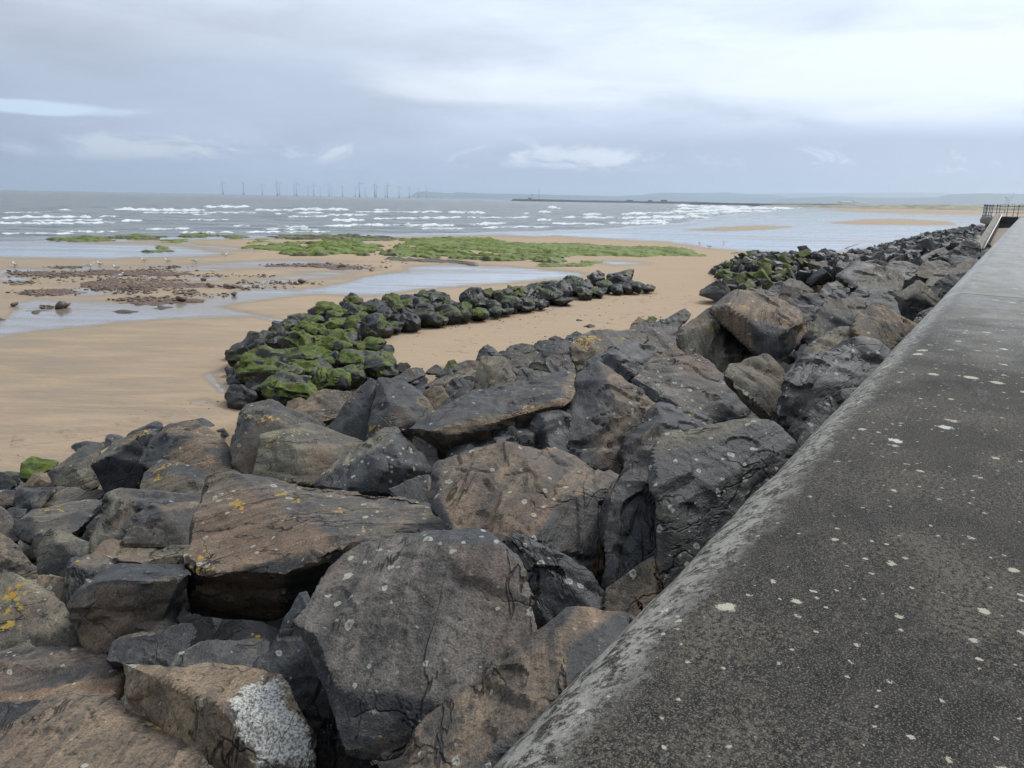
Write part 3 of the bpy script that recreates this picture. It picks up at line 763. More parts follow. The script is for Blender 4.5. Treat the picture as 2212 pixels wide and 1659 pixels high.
reef([(322,540),(345,537),(367,541),(340,544)], .4, 'small dark green rock alone in the big pool', .6, 11)
reef([(330,529),(345,526),(359,531),(345,534)], .3, 'small green hummock on the far rim of the big pool', .8, 12)
reef([(360,520),(385,518),(402,522),(375,525)], .3, 'flat green rock at the head of the shallow channel', .7, 13)
reef([(395,507),(430,505),(455,509),(420,513)], .35, 'dark green rock awash at the waterline left of centre', .5, 14)
reef([(478,511),(520,507),(530,513),(500,517)], .35, 'low mossy rock by the waterline beside the channel', .5, 15)
reef([(533,521),(560,517),(570,523),(542,526)], .3, 'small bright green hummock beyond the small green ledge', .85, 16)
reef([(1545,548),(1575,545),(1600,546),(1585,549)], .15, 'thin low rock on the sand right of the long green ledge', .1, 18)

# ------------------------------------------------------------------ armour bed under the boulders
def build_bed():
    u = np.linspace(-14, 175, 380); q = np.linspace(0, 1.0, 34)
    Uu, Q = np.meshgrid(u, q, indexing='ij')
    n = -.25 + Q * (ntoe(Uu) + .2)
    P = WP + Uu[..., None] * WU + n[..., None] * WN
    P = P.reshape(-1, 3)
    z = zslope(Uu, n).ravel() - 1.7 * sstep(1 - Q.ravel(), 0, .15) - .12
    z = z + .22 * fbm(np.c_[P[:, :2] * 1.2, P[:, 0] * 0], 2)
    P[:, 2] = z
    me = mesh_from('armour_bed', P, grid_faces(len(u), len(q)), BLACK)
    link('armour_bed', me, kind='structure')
build_bed()

# ------------------------------------------------------------------ sea wall
def cap_profile():
    c = np.array([-.186, 4.136]); r = .30; pr = []; s = []
    for a in np.linspace(-75, 90, 30):
        an = math.radians(a); pr.append((c[0] + r * math.cos(an), c[1] + r * math.sin(an))); s.append(math.radians(a - 20) * r)
    for k in np.linspace(.05, 1, 14):
        pr.append((c[0] - k * .84, 4.436 - .012 * k)); s.append(s[29] + k * .84)
    pr.append((-1.04, 4.40)); s.append(s[-1] + .03); pr.append((-1.05, 3.42)); s.append(s[-1] + 1.0)
    pr.append((-.10, 3.42)); s.append(s[-1] + 1.0)
    return np.array(pr), np.array(s)
def add_uv(me, uvv):
    lay = me.uv_layers.new(name='wall')
    li = np.zeros(len(me.loops), np.int32); me.loops.foreach_get('vertex_index', li)
    lay.data.foreach_set('uv', np.asarray(uvv, np.float32)[li].ravel())
def build_wall():
    root = link('sea_wall', None, loc=W(0, 0, 0), label='dark round nosed concrete sea wall with pale lichen spots, running off to the right', cat='wall')
    pr, s = cap_profile(); k = len(pr)
    j0 = wuv(gz(2080, 633, 4.43))[0]
    joints = [j0 - 9.2, j0, j0 + 9.0, j0 + 18, j0 + 27, j0 + 36, j0 + 45, j0 + 54, j0 + 63, j0 + 72, j0 + 81.5]
    rs = np.random.default_rng(3)
    for a, b in zip(joints[:-1], joints[1:]):
        us = np.linspace(a + .006, b - .006, 60)
        V = []; UVs = []
        for u in us:
            e = min(u - a, b - u); rd = .006 * math.exp(-max(e - .006, 0) / .02)
            for (n, z), sv in zip(pr, s):
                V.append(W(u, n - rd * (n > -.2), z - rd)); UVs.append((u, sv))
        V = np.array(V)
        jit = .006 * fbm(np.c_[V[:, 0] * 2.2, V[:, 1] * 2.2, V[:, 2] * 3], 3)
        V[:, 2] += jit; V += WN * jit[:, None]
        idx = []
        m = len(us)
        for i in range(m - 1):
            for j in range(k):
                j2 = (j + 1) % k
                idx.append((i * k + j, i * k + j2, (i + 1) * k + j2, (i + 1) * k + j))
        fc = [tuple(q) for q in idx] + [tuple(range(k)), tuple(range((m - 1) * k, m * k))[::-1]]
        me = mesh_from('coping_section', V - W(0, 0, 0), fc, CAP)
        add_uv(me, UVs)
        link('coping_section', me, parent=root)
    P = [W(-14, -.11, -.4), W(-14, -.9, -.4), W(joints[-1], -.9, -.4), W(joints[-1], -.11, -.4)]
    Q = [p + np.array([0, 0, 4.3]) for p in P]
    Q = [np.array([q[0], q[1], 3.95]) for q in Q]
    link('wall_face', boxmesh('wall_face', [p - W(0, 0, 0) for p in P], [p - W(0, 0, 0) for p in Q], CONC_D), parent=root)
    # promenade behind the wall
    us = np.linspace(-20, 230, 60); ns = np.linspace(-1.04, -60, 20)
    V = np.array([W(u, n, 3.45) for u in us for n in ns])
    link('promenade', mesh_from('promenade', V, grid_faces(60, 20), CONC, smooth=False), kind='structure')
    return joints[-1]
WALL_END = build_wall()

# ------------------------------------------------------------------ access ramp with its parapet, landing and railings
def pbox(name, mat, parent, u0, u1, n0, n1, z0a, z0b, z1a, z1b, o, bevel=.03):
    lo = [W(u0, n0, z0a), W(u0, n1, z0a), W(u1, n1, z0b), W(u1, n0, z0b)]
    hi = [W(u0, n0, z1a), W(u0, n1, z1a), W(u1, n1, z1b), W(u1, n0, z1b)]
    return link(name, boxmesh(name, [p - o for p in lo], [p - o for p in hi], mat, bevel), parent=parent)
o0 = W(58, 1, 0)
rp = link('access_ramp', None, loc=o0, label='brown concrete access ramp with sloping parapet and white handrail below the sea wall', cat='ramp')
rz = lambda u: 2.62 + (u - 58) / 32 * 2.06
for i in range(8):
    a, b = 58 + i * 4, 62 + i * 4
    pbox('parapet_block', CONC, rp, a + .01, b - .01, 1.60, 2.08, -.2, -.2, rz(a), rz(b), o0)
pbox('ramp_floor', RAMPF, rp, 54, 90, .12, 1.60, -.3, -.3, rz(54) - 1.05, rz(90) - 1.2, o0)
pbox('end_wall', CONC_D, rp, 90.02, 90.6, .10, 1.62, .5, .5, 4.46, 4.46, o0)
hv, hf = tube([W(58.5, 1.50, rz(58.5) - .02), W(66, 1.50, rz(66) - .02), W(75, 1.50, rz(75) - .02), W(89.6, 1.50, rz(89.6) - .02)], .05, 8)
link('handrail', mesh_from('handrail', np.array(hv) - o0, hf, STEEL_W), parent=rp)
o1 = W(92, 2, 0)
ld = link('landing', None, loc=o1, label='grey concrete landing with rounded edge jutting out over the rocks below the railings', cat='landing')
def landing():
    outline = [(86, 2.1), (90.5, 2.95), (94.6, 3.5), (99, 3.5), (104, 3.2), (108, 2.1), (108, -.9), (90.7, -.9), (90.7, 2.1)]
    pts = np.array([W(u, n, 0)[:2] for u, n in outline]); cen = pts.mean(0)
    V = []; Fc = []; k = len(pts)
    prof = [(.30, 3.70), (.06, 3.78), (0, 3.98), (.05, 4.25), (.22, 4.41)]
    for ins, z in prof:
        for p in pts:
            d = cen - p; d = d / np.linalg.norm(d); q = p + d * ins; V.append((q[0] - o1[0], q[1] - o1[1], z))
    for i in range(len(prof) - 1):
        for j in range(k):
            Fc.append((i * k + j, i * k + (j + 1) % k, (i + 1) * k + (j + 1) % k, (i + 1) * k + j))
    Fc.append(tuple(range(k))[::-1]); Fc.append(tuple((len(prof) - 1) * k + j for j in range(k)))
    link('slab', mesh_from('slab', V, Fc, CONC, smooth=False), parent=ld)
    base = [(88, 1.7), (95, 2.9), (103, 2.8), (106, 1.7), (106, -.8), (91, -.8)]
    V = [np.array(W(u, n, z)) - o1 for z in (-.3, 3.74) for u, n in base]; k = 6
    Fc = [(j, (j + 1) % k, k + (j + 1) % k, k + j) for j in range(k)]
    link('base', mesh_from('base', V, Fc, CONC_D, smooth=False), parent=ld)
landing()
def railing(pts, label, npost, dz=0.0):
    P = [np.array(p) for p in pts]; o = P[0]
    root = link('railing', None, loc=o, label=label, cat='railing', group='railings on the landing')
    L = np.concatenate([[0], np.cumsum([np.linalg.norm(b - a) for a, b in zip(P[:-1], P[1:])])])
    posts = []
    for s in np.linspace(0, L[-1], npost):
        posts.append(np.array([np.interp(s, L, [p[k] for p in P]) for k in range(3)]))
    pv, pf = tube([(0, 0, 0), (0, 0, .05), (0, 0, .10), (0, 0, .34), (0, 0, .40), (0, 0, .46), (0, 0, .74), (0, 0, .80), (0, 0, .86), (0, 0, 1.05), (0, 0, 1.10), (0, 0, 1.18), (0, 0, 1.24)], [.10, .09, .034, .03, .06, .03, .027, .055, .027, .026, .065, .065, .022], 8)
    pm = mesh_from('post', pv, pf, STEEL_B)
    for p in posts:
        link('post', pm, parent=root, loc=p - o)
    for h, r in ((1.08, .020), (.78, .015), (.42, .015)):
        v, f = tube([p - o + np.array([0, 0, h]) for p in posts], r, 6)
        link('rail', mesh_from('rail', v, f, STEEL_B), parent=root)
railing([W(90.9, -.7, 4.43), W(90.9, 2.2, 4.42), W(94.2, 3.3, 4.42)], 'blue black iron railing along the near side of the landing', 8)
railing([W(94.2, 3.3, 4.42), W(99, 3.2, 4.42), W(104, 2.9, 4.42), W(107, -.6, 4.42)], 'blue black iron railing along the far seaward side of the landing', 9)
lp = gz(2169.3, 461, 4.42)
lo = link('lamp_post', None, loc=lp, label='slim pale lamp post with short crossbar behind the railings', cat='lamp post')
v, f = tube([(0, 0, 0), (0, 0, 1.0), (0, 0, 1.9)], [.05, .045, .03], 8); lpm = None
Dl = (lp - Cv) @ Fv
hh = (461 - 428) / FPX * Dl
v, f = tube([(0, 0, 0), (0, 0, hh * .3), (0, 0, hh)], [.09, .08, .055], 8)
link('pole', mesh_from('pole', v, f, STEEL_W), parent=lo)
v, f = tube([(-.45, 0, hh), (0, 0, hh + .05), (.5, 0, hh)], [.05, .07, .05], 6)
link('lamp_head', mesh_from('lamp_head', v, f, STEEL_W), parent=lo)

# ------------------------------------------------------------------ far shore
def ridge(name, line, D, label, cat, mat, depth, base=-1.0, dz=0.0, seed=1, rough=.03, kind=None):
    xs = np.linspace(line[0][0], line[-1][0], max(60, int((line[-1][0] - line[0][0]) / 4)))
    ys = np.interp(xs, [p[0] for p in line], [p[1] for p in line])
    Dd = np.interp(xs, [line[0][0], line[-1][0]], D) if hasattr(D, '__len__') else np.full(len(xs), float(D))
    crest = at(xs, ys, Dd)
    V = []
    prof = [(-1, 0), (-.75, .22), (-.5, .55), (-.25, .86), (0, 1), (.3, .9), (.7, .5), (1, 0)]
    for q, hgt in prof:
        s = (Dd + q * depth) / Dd
        p = crest.copy(); p[:, 0] *= s; p[:, 1] *= s
        nz_ = 1 + (rough * 6 * fbm(np.c_[xs * .05, xs * 0 + q * 3, xs * 0 + seed], 3) if q not in (0, -1, 1) else 0)
        p[:, 2] = base + (crest[:, 2] - base) * hgt * nz_ + (rough * (crest[:, 2] - base) * fbm(np.c_[xs * .3, xs * 0, xs * 0 + seed], 2) if q == 0 else 0)
        V.append(p)
    V = np.concatenate(V); c0 = V.mean(0); c0[2] = 0
    return link(name, mesh_from(name, V - c0, grid_faces(len(prof), len(xs)), mat), loc=c0, label=label, cat=cat, kind=kind)
ridge('hill', [(849,427),(886,424),(900,414),(921,413.5),(955,416),(975,417.6),(986,415),(1010,416),(1044,417.6),(1078,418.3),(1146,419.4),(1215,421),(1283,422.8),(1334,423.5),(1386,421),(1413,417.6),(1430,416),(1484,416.7),(1528,416.7),(1568,415.3),(1608,418.6),(1660,420.4),(1689,424),(1720,431)], 14500, 'long hazy headland with a cliff at its left end behind the wind farm', 'hill', HILL, 1800, seed=1, kind='structure')
ridge('hill', [(1560,424),(1600,420),(1660,418.6),(1842,416.7),(1952,415.3),(2025,416),(2060,418.6),(2150,420),(2300,421),(2700,424)], 18500, 'palest distant hill at the right', 'hill', HILL, 2200, seed=2, kind='structure')
ridge('hill', [(1670,434),(1689,429.5),(1733,427),(1787,425),(1824,424),(1860,426.6),(1952,427.7),(2025,426),(2047,420.4),(2098,417.8),(2153,417.8),(2212,419),(2400,421),(2700,428)], 11000, 'nearer hazy hill above the dunes at the right', 'hill', HILL, 1600, seed=3, kind='structure')
ridge('dunes', [(1640,443.5),(1700,441.5),(1806,442.5),(1934,443.3),(1977,443),(2003,442),(2022,441),(2035,441.5),(2055,443),(2087,442),(2107,443),(2126,444),(2150,442),(2175,441),(2212,443),(2330,444),(2500,449)], [2100, 1100], 'sand dunes topped with marram grass behind the far beach', 'dunes', DUNE, 130, seed=4, rough=.09, kind='structure')
ridge('breakwater', [(1103,433.5),(1107,430.6),(1110,429.4),(1135,429.9),(1177,430.6),(1240,432.2),(1338,433.7),(1420,434.8),(1509,436),(1560,438)], [2700, 3600], 'low dark stone breakwater far out beyond the bay', 'breakwater', PIER, 14, base=-1, seed=5, rough=.04)
ridge('breakwater', [(1490,439.2),(1500,437.6),(1560,438.2),(1660,439.8),(1806,440.6),(1850,442.5)], [2300, 1900], 'second low dark breakwater nearer the dunes', 'breakwater', PIER, 12, base=-1, seed=6, rough=.05)

def box_thing(name, label, cat, x, ytop, ybot, wpx, D, mat, depthm=8, group=None, roof=True):
    b = at(x, ybot, D); h = (ybot - ytop) / FPX * D; wd = wpx / FPX * D
    root = link(name, None, loc=b, label=label, cat=cat, group=group)
    lo = [np.array((sx * wd / 2, sy * depthm / 2, 0)) for sx, sy in ((-1, -1), (1, -1), (1, 1), (-1, 1))]
    hi = [p + np.array([0, 0, h * .78]) for p in lo]
    link('wall', boxmesh('wall', lo, hi, mat), parent=root)
    lo2 = [p * np.array([1.04, 1.04, 1]) + np.array([0, 0, h * .785]) for p in lo]
    hi2 = [p * np.array([1.0, .15, 1]) + np.array([0, 0, h]) for p in lo]
    link('roof', boxmesh('roof', lo2, hi2, BUILD_D if mat is not BUILD else BUILD), parent=root)
box_thing('shed', 'small dark building on the far breakwater, left of three', 'building', 1360, 432.0, 435, 14, 3000, BUILD_D)
box_thing('shed', 'small dark building on the far breakwater, middle of three', 'building', 1404, 432.2, 436, 8, 3100, BUILD_D)
box_thing('shed', 'blocky dark building on the far breakwater, right of three', 'building', 1434, 431.8, 436, 13, 3150, BUILD_D)
box_thing('factory', 'wide white industrial shed behind the dunes', 'building', 1824, 435.5, 440, 20, 3800, BUILD, 60)
box_thing('factory', 'pale tall industrial block beside the wide white shed', 'building', 1844, 431.5, 440, 4, 3900, BUILD, 25)
box_thing('factory', 'low white industrial building right of the tall pale block', 'building', 1862, 437, 440, 16, 3900, BUILD, 40)
box_thing('keeper_house', 'dark hut beside the lighthouse', 'building', 1144, 427.5, 431, 6, 2720, BUILD_D, 8)
def lighthouse():
    D = 2720; b = at(1149.5, 431, D); s = D / FPX
    root = link('lighthouse', None, loc=b, label='small white lighthouse with dark lantern on the far breakwater', cat='lighthouse')
    h = 11.5 * s
    v, f = tube([(0, 0, 0), (0, 0, h * .5), (0, 0, h * .78)], [2.6, 2.0, 1.6], 16); link('tower', mesh_from('tower', v, f, STEEL_W), parent=root)
    v, f = tube([(0, 0, h * .781), (0, 0, h * .82)], [2.4, 2.4], 16); link('gallery', mesh_from('gallery', v, f, BUILD_D), parent=root)
    v, f = tube([(0, 0, h * .821), (0, 0, h * .93), (0, 0, h)], [1.3, 1.3, .1], 12); link('lantern', mesh_from('lantern', v, f, BUILD_D), parent=root)
    D = 3300; b = at(1164, 432, D); h = 24 * D / FPX
    root = link('mast', None, loc=b, label='tall thin lattice mast beside the lighthouse', cat='mast')
    wd = 1.1
    for sx, sy in ((-1, -1), (1, -1), (1, 1), (-1, 1)):
        v, f = tube([(sx * wd, sy * wd, 0), (sx * wd * .6, sy * wd * .6, h)], .30, 5); link('leg', mesh_from('leg', v, f, STEEL_B), parent=root)
    parts = []
    for i in range(14):
        z = h * i / 14; z2 = h * (i + 1) / 14
        for a, c in (((-1, -1), (1, -1)), ((1, -1), (1, 1)), ((1, 1), (-1, 1)), ((-1, 1), (-1, -1))):
            k1 = wd * (1 - .4 * i / 14); k2 = wd * (1 - .4 * (i + 1) / 14)
            parts.append(tube([(a[0] * k1, a[1] * k1, z), (c[0] * k2, c[1] * k2, z2)], .14, 4))
    v, f = join(parts); link('bracing', mesh_from('bracing', v, f, STEEL_B), parent=root)
    D = 4200; b = at(2177, 446, D); s = D / FPX
    root = link('crane', None, loc=b, label='tall hazy dockside crane leaning behind the lamp post', cat='crane')
    for dx in (-4, 4):
        v, f = tube([(dx * s * .6, 0, 0), (1 * s, 0, 14 * s)], [2.4, 1.6], 6); link('leg', mesh_from('leg', v, f, TURB), parent=root)
    v, f = tube([(1 * s, 0, 12 * s), (11 * s, 0, 31 * s)], [2.6, 1.6], 6); link('boom', mesh_from('boom', v, f, TURB), parent=root)
    v, f = tube([(-3 * s, 0, 13 * s), (2 * s, 0, 15 * s)], [4.0, 4.0], 6); link('cabin', mesh_from('cabin', v, f, TURB), parent=root)
lighthouse()

# ------------------------------------------------------------------ wind farm
TUR = [(203,102,208,90),(388,112,212,60),(552,121,214,0),(684,103,220,100),(703,128,216,40),(835,132,220,70),(857,113,222,110),(957,140,222,30),(1008,123,226,0),(1066,152,224,80),(1143,130,228,20),(1167,155,228,100),(1262,141,232,35),(1375,147,234,15),(1413,115,240,95),(1467,156,236,70),(1547,126,242,0),(1560,152,240,50),(1640,160,242,90),(1660,135,244,100),(1762,142,244,10),(1852,152,248,30),(1934,155,242,20),(2005,160,245,45),(2070,167,242,75),(2128,177,242,5)]
def turbine_proto():
    root = link('wind_turbine', None)
    v, f = tube([(0, 0, 0), (0, 0, 12)], [3.6, 3.6], 12); link('foundation', mesh_from('foundation', v, f, TURB_Y), parent=root)
    v, f = tube([(0, 0, 12.05), (0, 0, 13.4)], [6.0, 6.0], 12); link('platform', mesh_from('platform', v, f, TURB_Y), parent=root)
    v, f = tube([(0, 0, 13.45), (0, 0, 50), (0, 0, 79)], [2.6, 2.2, 1.6], 14); link('tower', mesh_from('tower', v, f, TURB), parent=root)
    v, f = tube([(0, 6, 81), (0, 3, 81), (0, -3.5, 81)], [1.7, 2.2, 2.0], 8); link('nacelle', mesh_from('nacelle', v, f, TURB), parent=root)
    v, f = tube([(0, -3.55, 81), (0, -5.2, 81), (0, -6.2, 81)], [1.6, 1.3, .3], 10); link('hub', mesh_from('hub', v, f, TURB), parent=root)
    # a twisted tapering blade, built along +Z
    V = []; st = [(1.0, .9, .9), (4, 1.0, .8), (10, 1.9, .45), (20, 1.5, .30), (32, 1.05, .2), (44, .4, .1)]
    for z, c, th in st:
        for a in range(8):
            an = a / 8 * 2 * math.pi
            tw = math.radians(20 * (1 - z / 44))
            x_, y_ = c * math.cos(an), th * math.sin(an)
            V.append((x_ * math.cos(tw) - y_ * math.sin(tw), x_ * math.sin(tw) + y_ * math.cos(tw), z))
    Fc = [(i * 8 + k, i * 8 + (k + 1) % 8, (i + 1) * 8 + (k + 1) % 8, (i + 1) * 8 + k) for i in range(5) for k in range(8)]
    Fc.append(tuple(range(8))[::-1]); Fc.append(tuple(40 + k for k in range(8)))
    bl = mesh_from('blade', V, Fc, TURB)
    for k in range(3):
        o = link('blade', bl, parent=root, loc=(0, -4.6, 81)); o.rotation_euler = (0, math.radians(120 * k), 0)
    return root
tp = turbine_proto(); tkids = list(tp.children)
ordn = ['leftmost', 'second', 'third', 'fourth', 'fifth', 'sixth', 'seventh', 'eighth', 'ninth', 'tenth', 'eleventh', 'twelfth', 'thirteenth', 'fourteenth', 'fifteenth', 'sixteenth', 'seventeenth', 'eighteenth', 'nineteenth', 'twentieth', 'twenty-first', 'twenty-second', 'twenty-third', 'twenty-fourth', 'twenty-fifth', 'rightmost']
for i, (tx, hy, by, ph) in enumerate(TUR):
    vx = (800 + tx / 2.212) / 1.85172; hubpx = (by - hy) / 2.212 / 1.85172
    D = 81.0 * FPX / hubpx
    vyb = (680 + by / 2.212) / 1.85172
    P = at(vx, vyb, D); P[2] = -.5
    if i == 0:
        r = tp; kids = tkids
    else:
        r = tp.copy(); sc.collection.objects.link(r); kids = []
        for ch in tkids:
            c = ch.copy(); sc.collection.objects.link(c); c.parent = r; kids.append(c)
    r.location = tuple(P); yaw = math.atan2(P[0], P[1]); r.rotation_euler = (0, 0, math.radians(55) - yaw * .3)
    r['category'] = 'wind turbine'; r['group'] = 'offshore wind farm on the horizon'
    big = 'tall nearer' if hubpx > 24 else ('pale small' if hubpx < 18 else 'grey')
    r['label'] = ('%s wind turbine on the sea horizon, ' % big) + (ordn[i] if i in (0, 25) else ordn[i] + ' from the left')
    bl = [k for k in kids if k.name.startswith('blade')]
    for k, b in enumerate(bl):
        b.rotation_euler = (0, math.radians(120 * k + ph), 0)

# ------------------------------------------------------------------ boulders
_cs = {}
def cube_sphere(n):
    if n in _cs: return _cs[n]
    g = np.tan(np.linspace(-1, 1, n + 1) * math.pi / 4)
    a, b = np.meshgrid(g, g, indexing='ij'); o = np.ones_like(a)
    fs = [(o, a, b), (-o, b, a), (b, o, a), (a, -o, b), (a, b, o), (b, a, -o)]
    V = []; Fc = []; off = 0
    for f in fs:
        V.append(np.stack([q.ravel() for q in f], 1)); Fc.append(grid_faces(n + 1, n + 1) + off); off += (n + 1) ** 2
    V = np.concatenate(V); Fc = np.concatenate(Fc)
    key = np.round(V, 6); uq, inv = np.unique(key, axis=0, return_inverse=True)
    inv = inv.ravel()
    Fc = inv[Fc]; V = uq / np.linalg.norm(uq, axis=1)[:, None]
    v0, v1, v2 = V[Fc[:, 0]], V[Fc[:, 1]], V[Fc[:, 2]]
    flip = (np.cross(v1 - v0, v2 - v0) * v0).sum(1) < 0
    Fc[flip] = Fc[flip][:, ::-1]
    _cs[n] = (V, Fc); return _cs[n]

def hull_planes(P):
    bm = bmesh.new()
    for p in P: bm.verts.new(tuple(p))
    bmesh.ops.convex_hull(bm, input=bm.verts[:], use_existing_faces=False)
    bm.normal_update()
    c = np.mean(P, axis=0); out = []
    for f in bm.faces:
        n = np.array(f.normal); h = n @ (np.array(f.verts[0].co) - c)
        if h < 0: n, h = -n, -h
        out.append((f.calc_area(), n, h))
    bm.free()
    out.sort(key=lambda q: -q[0]); keep = []
    for ar, n, h in out:
        if ar < 1e-7: continue
        if any((n @ m) > .965 for m, _ in keep): continue
        keep.append((n, max(h, 1e-3)))
    return c, np.array([k[0] for k in keep]), np.array([k[1] for k in keep])

def rock_mesh(P, res, seed, p=130, rough=1.0, ledge=1.0):
    """boulder surface: rounded intersection of the hull planes, broken by ledges, chips and cracks"""
    rs = np.random.default_rng(seed)
    p = float(np.clip(3.0 * res, 110, 400)) * min(1.0, p / 60)
    P = np.asarray(P, float)
    c, N, Hh = hull_planes(P)
    ext = np.maximum((P.max(0) - P.min(0)) / 2, .02); S = float(ext.max() * 2)
    # fresh breaks: planes that trim corners and edges
    xn = rs.normal(size=(5 if ledge > 0 else 3, 3)); xn /= np.linalg.norm(xn, axis=1)[:, None]
    xh = ((P - c) @ xn.T).max(0) * rs.uniform(.93, .99, len(xn))
    N = np.concatenate([N, xn]); Hh = np.concatenate([Hh, xh])
    V, Fc = cube_sphere(res)
    d = V * ext; d = d / np.linalg.norm(d, axis=1)[:, None]
    o3 = rs.uniform(0, 90, 3)
    wv = fbm(d * 2.6 + o3, 2)
    q = np.maximum((d @ N.T) / (Hh[None, :] * (1 + .009 * wv[:, None] * rs.choice([-1, 1], len(N))[None, :])), 0)
    mx = q.max(1)
    wts = (q / mx[:, None]) ** p; tot = wts.sum(1)
    r = 1 / (mx * tot ** (1 / p))
    nrm = (wts[:, :, None] * N[None]).sum(1); nrm /= np.linalg.norm(nrm, axis=1)[:, None]
    X = d * r[:, None]
    idp = q.argmax(1); frand = rs.random(len(N))
    facet = (wts * frand[None]).sum(1) / tot
    # each face gets its own relief
    fo = rs.uniform(-30, 30, (len(N), 3))[idp] * 0
    lo = fbm(X * (2.2 / S) + o3, 3)
    md = fbm(X * (7.5 / S) + o3 + 9, 3)
    dsp = .0055 * lo + .0045 * md
    # bedding: stepped ledges along a tilted axis
    s = rs.normal(size=3) * np.array([.5, .5, 1.0]); s /= np.linalg.norm(s)
    fr = rs.uniform(4.0, 7.5) / S
    tt = X @ s * fr + .9 * fbm(X * (1.6 / S) + o3 + 4, 2)
    saw = tt - np.floor(tt)
    msk = sstep(fbm(X * (1.9 / S) + o3 + 21, 2), -.05, .35)
    dsp = dsp - ledge * msk * .012 * sstep(saw, .55, .97) * (1 - sstep(saw, .98, 1.0))
    # fracture plates: neighbouring patches of face broken at slightly different levels and tilts
    if ledge > 0:
        for M, an_, tilt, off_ in ((11, 2.6, .050, .0060), (40, 1.8, .034, .0022)):
            sd = X[rs.integers(0, len(X), M)]
            Yv = X + .03 * S * np.stack([fbm(X * (3.0 / S) + o3 + 77 + 9 * j, 2) for j in range(3)], 1) * .6
            A = np.eye(3) + (an_ - 1) * np.outer(s, s)
            Ys = Yv @ A.T; Ss = sd @ A.T
            dm = (Ys ** 2).sum(1)[:, None] - 2 * Ys @ Ss.T + (Ss ** 2).sum(1)[None]
            pr2 = np.argpartition(dm, 1, axis=1)[:, :2]; row = np.arange(len(X))
            sw = dm[row, pr2[:, 0]] > dm[row, pr2[:, 1]]
            c1 = np.where(sw, pr2[:, 1], pr2[:, 0]); c2 = np.where(sw, pr2[:, 0], pr2[:, 1])
            dl = (dm[row, c2] - dm[row, c1]) / (2 * np.linalg.norm(Ss[c1] - Ss[c2], axis=1) + 1e-6)
            tv = rs.normal(size=(M, 3)) * tilt; lv = rs.normal(size=M) * off_
            f1 = np.clip(((X - sd[c1]) * tv[c1]).sum(1) / S, -.022, .022) + lv[c1]
            f2 = np.clip(((X - sd[c2]) * tv[c2]).sum(1) / S, -.022, .022) + lv[c2]
            bl = .5 * (1 - sstep(dl, 0, 1.3 * S / res))
            dsp = dsp + (f1 + (f2 - f1) * bl) * ledge
    # conchoidal chips with sharp rims
    ch = fbm(X * (3.1 / S) + o3 + 40, 2)
    dsp = dsp - .018 * ledge * sstep(ch, .34, .38)
    # cracks
    ck = fbm(X * np.array([1.7, 1.7, 2.4]) / S + o3 + 60, 3)
    dsp = dsp - .014 * ledge * np.exp(-(ck / .022) ** 2) * sstep(fbm(X * (1.3 / S) + o3 + 70, 1), -.1, .2)
    dsp = dsp + .0050 * fbm(X * (24 / S) + o3, 2)
    X = X + nrm * (dsp * S * rough)[:, None]
    return c, X, Fc, facet, S

ORD = ['first', 'second', 'third', 'fourth', 'fifth', 'sixth', 'seventh', 'eighth', 'ninth', 'tenth', 'eleventh', 'twelfth', 'thirteenth', 'fourteenth', 'fifteenth', 'sixteenth', 'seventeenth', 'eighteenth', 'nineteenth', 'twentieth']
def single_out(items):
    """items: (object, base label, picture x); adds which one it is, counted from the left"""
    by = {}
    for o, lab, x in items: by.setdefault(lab, []).append((x, o))
    for lab, l in by.items():
        l.sort(key=lambda q: q[0]); n = len(l)
        for i, (x, o) in enumerate(l):
            if n == 1: o['label'] = lab
            elif n == 2: o['label'] = lab + (', left one', ', right one')[i]
            elif i == 0: o['label'] = lab + ', leftmost'
            elif i == n - 1: o['label'] = lab + ', rightmost'
            elif n == 3: o['label'] = lab + ', middle one'
            else: o['label'] = lab + ', %s from left' % ORD[min(i, 19)]
ALLROCK = []
def pts_world(pts, D, S, ext=.15, thick=.5):
    q = np.array(pts, float)
    x, y, k = q[:, 0], q[:, 1], q[:, 2]
    x = x.mean() + (x - x.mean()) * 1.025; y = y.mean() + (y - y.mean()) * 1.025
    P = [at(x, y, D + k * .1 * S)]
    mx, my = x.mean(), y.mean(); h = y.max() - y.min()
    xb = mx + (x - mx) * .74; yb = my + (y - my) * .74
    kb = D + (k.max() * .1 + thick) * S
    P.append(at(xb, yb + .04 * h, np.full(len(x), kb)))
    if ext > 0:
        low = y > y.max() - .3 * h
        xl = mx + (x[low] - mx) * .8
        P.append(at(xl, y[low] + ext * h, D + (k[low] + 2.5) * .1 * S))
    return np.concatenate(P)
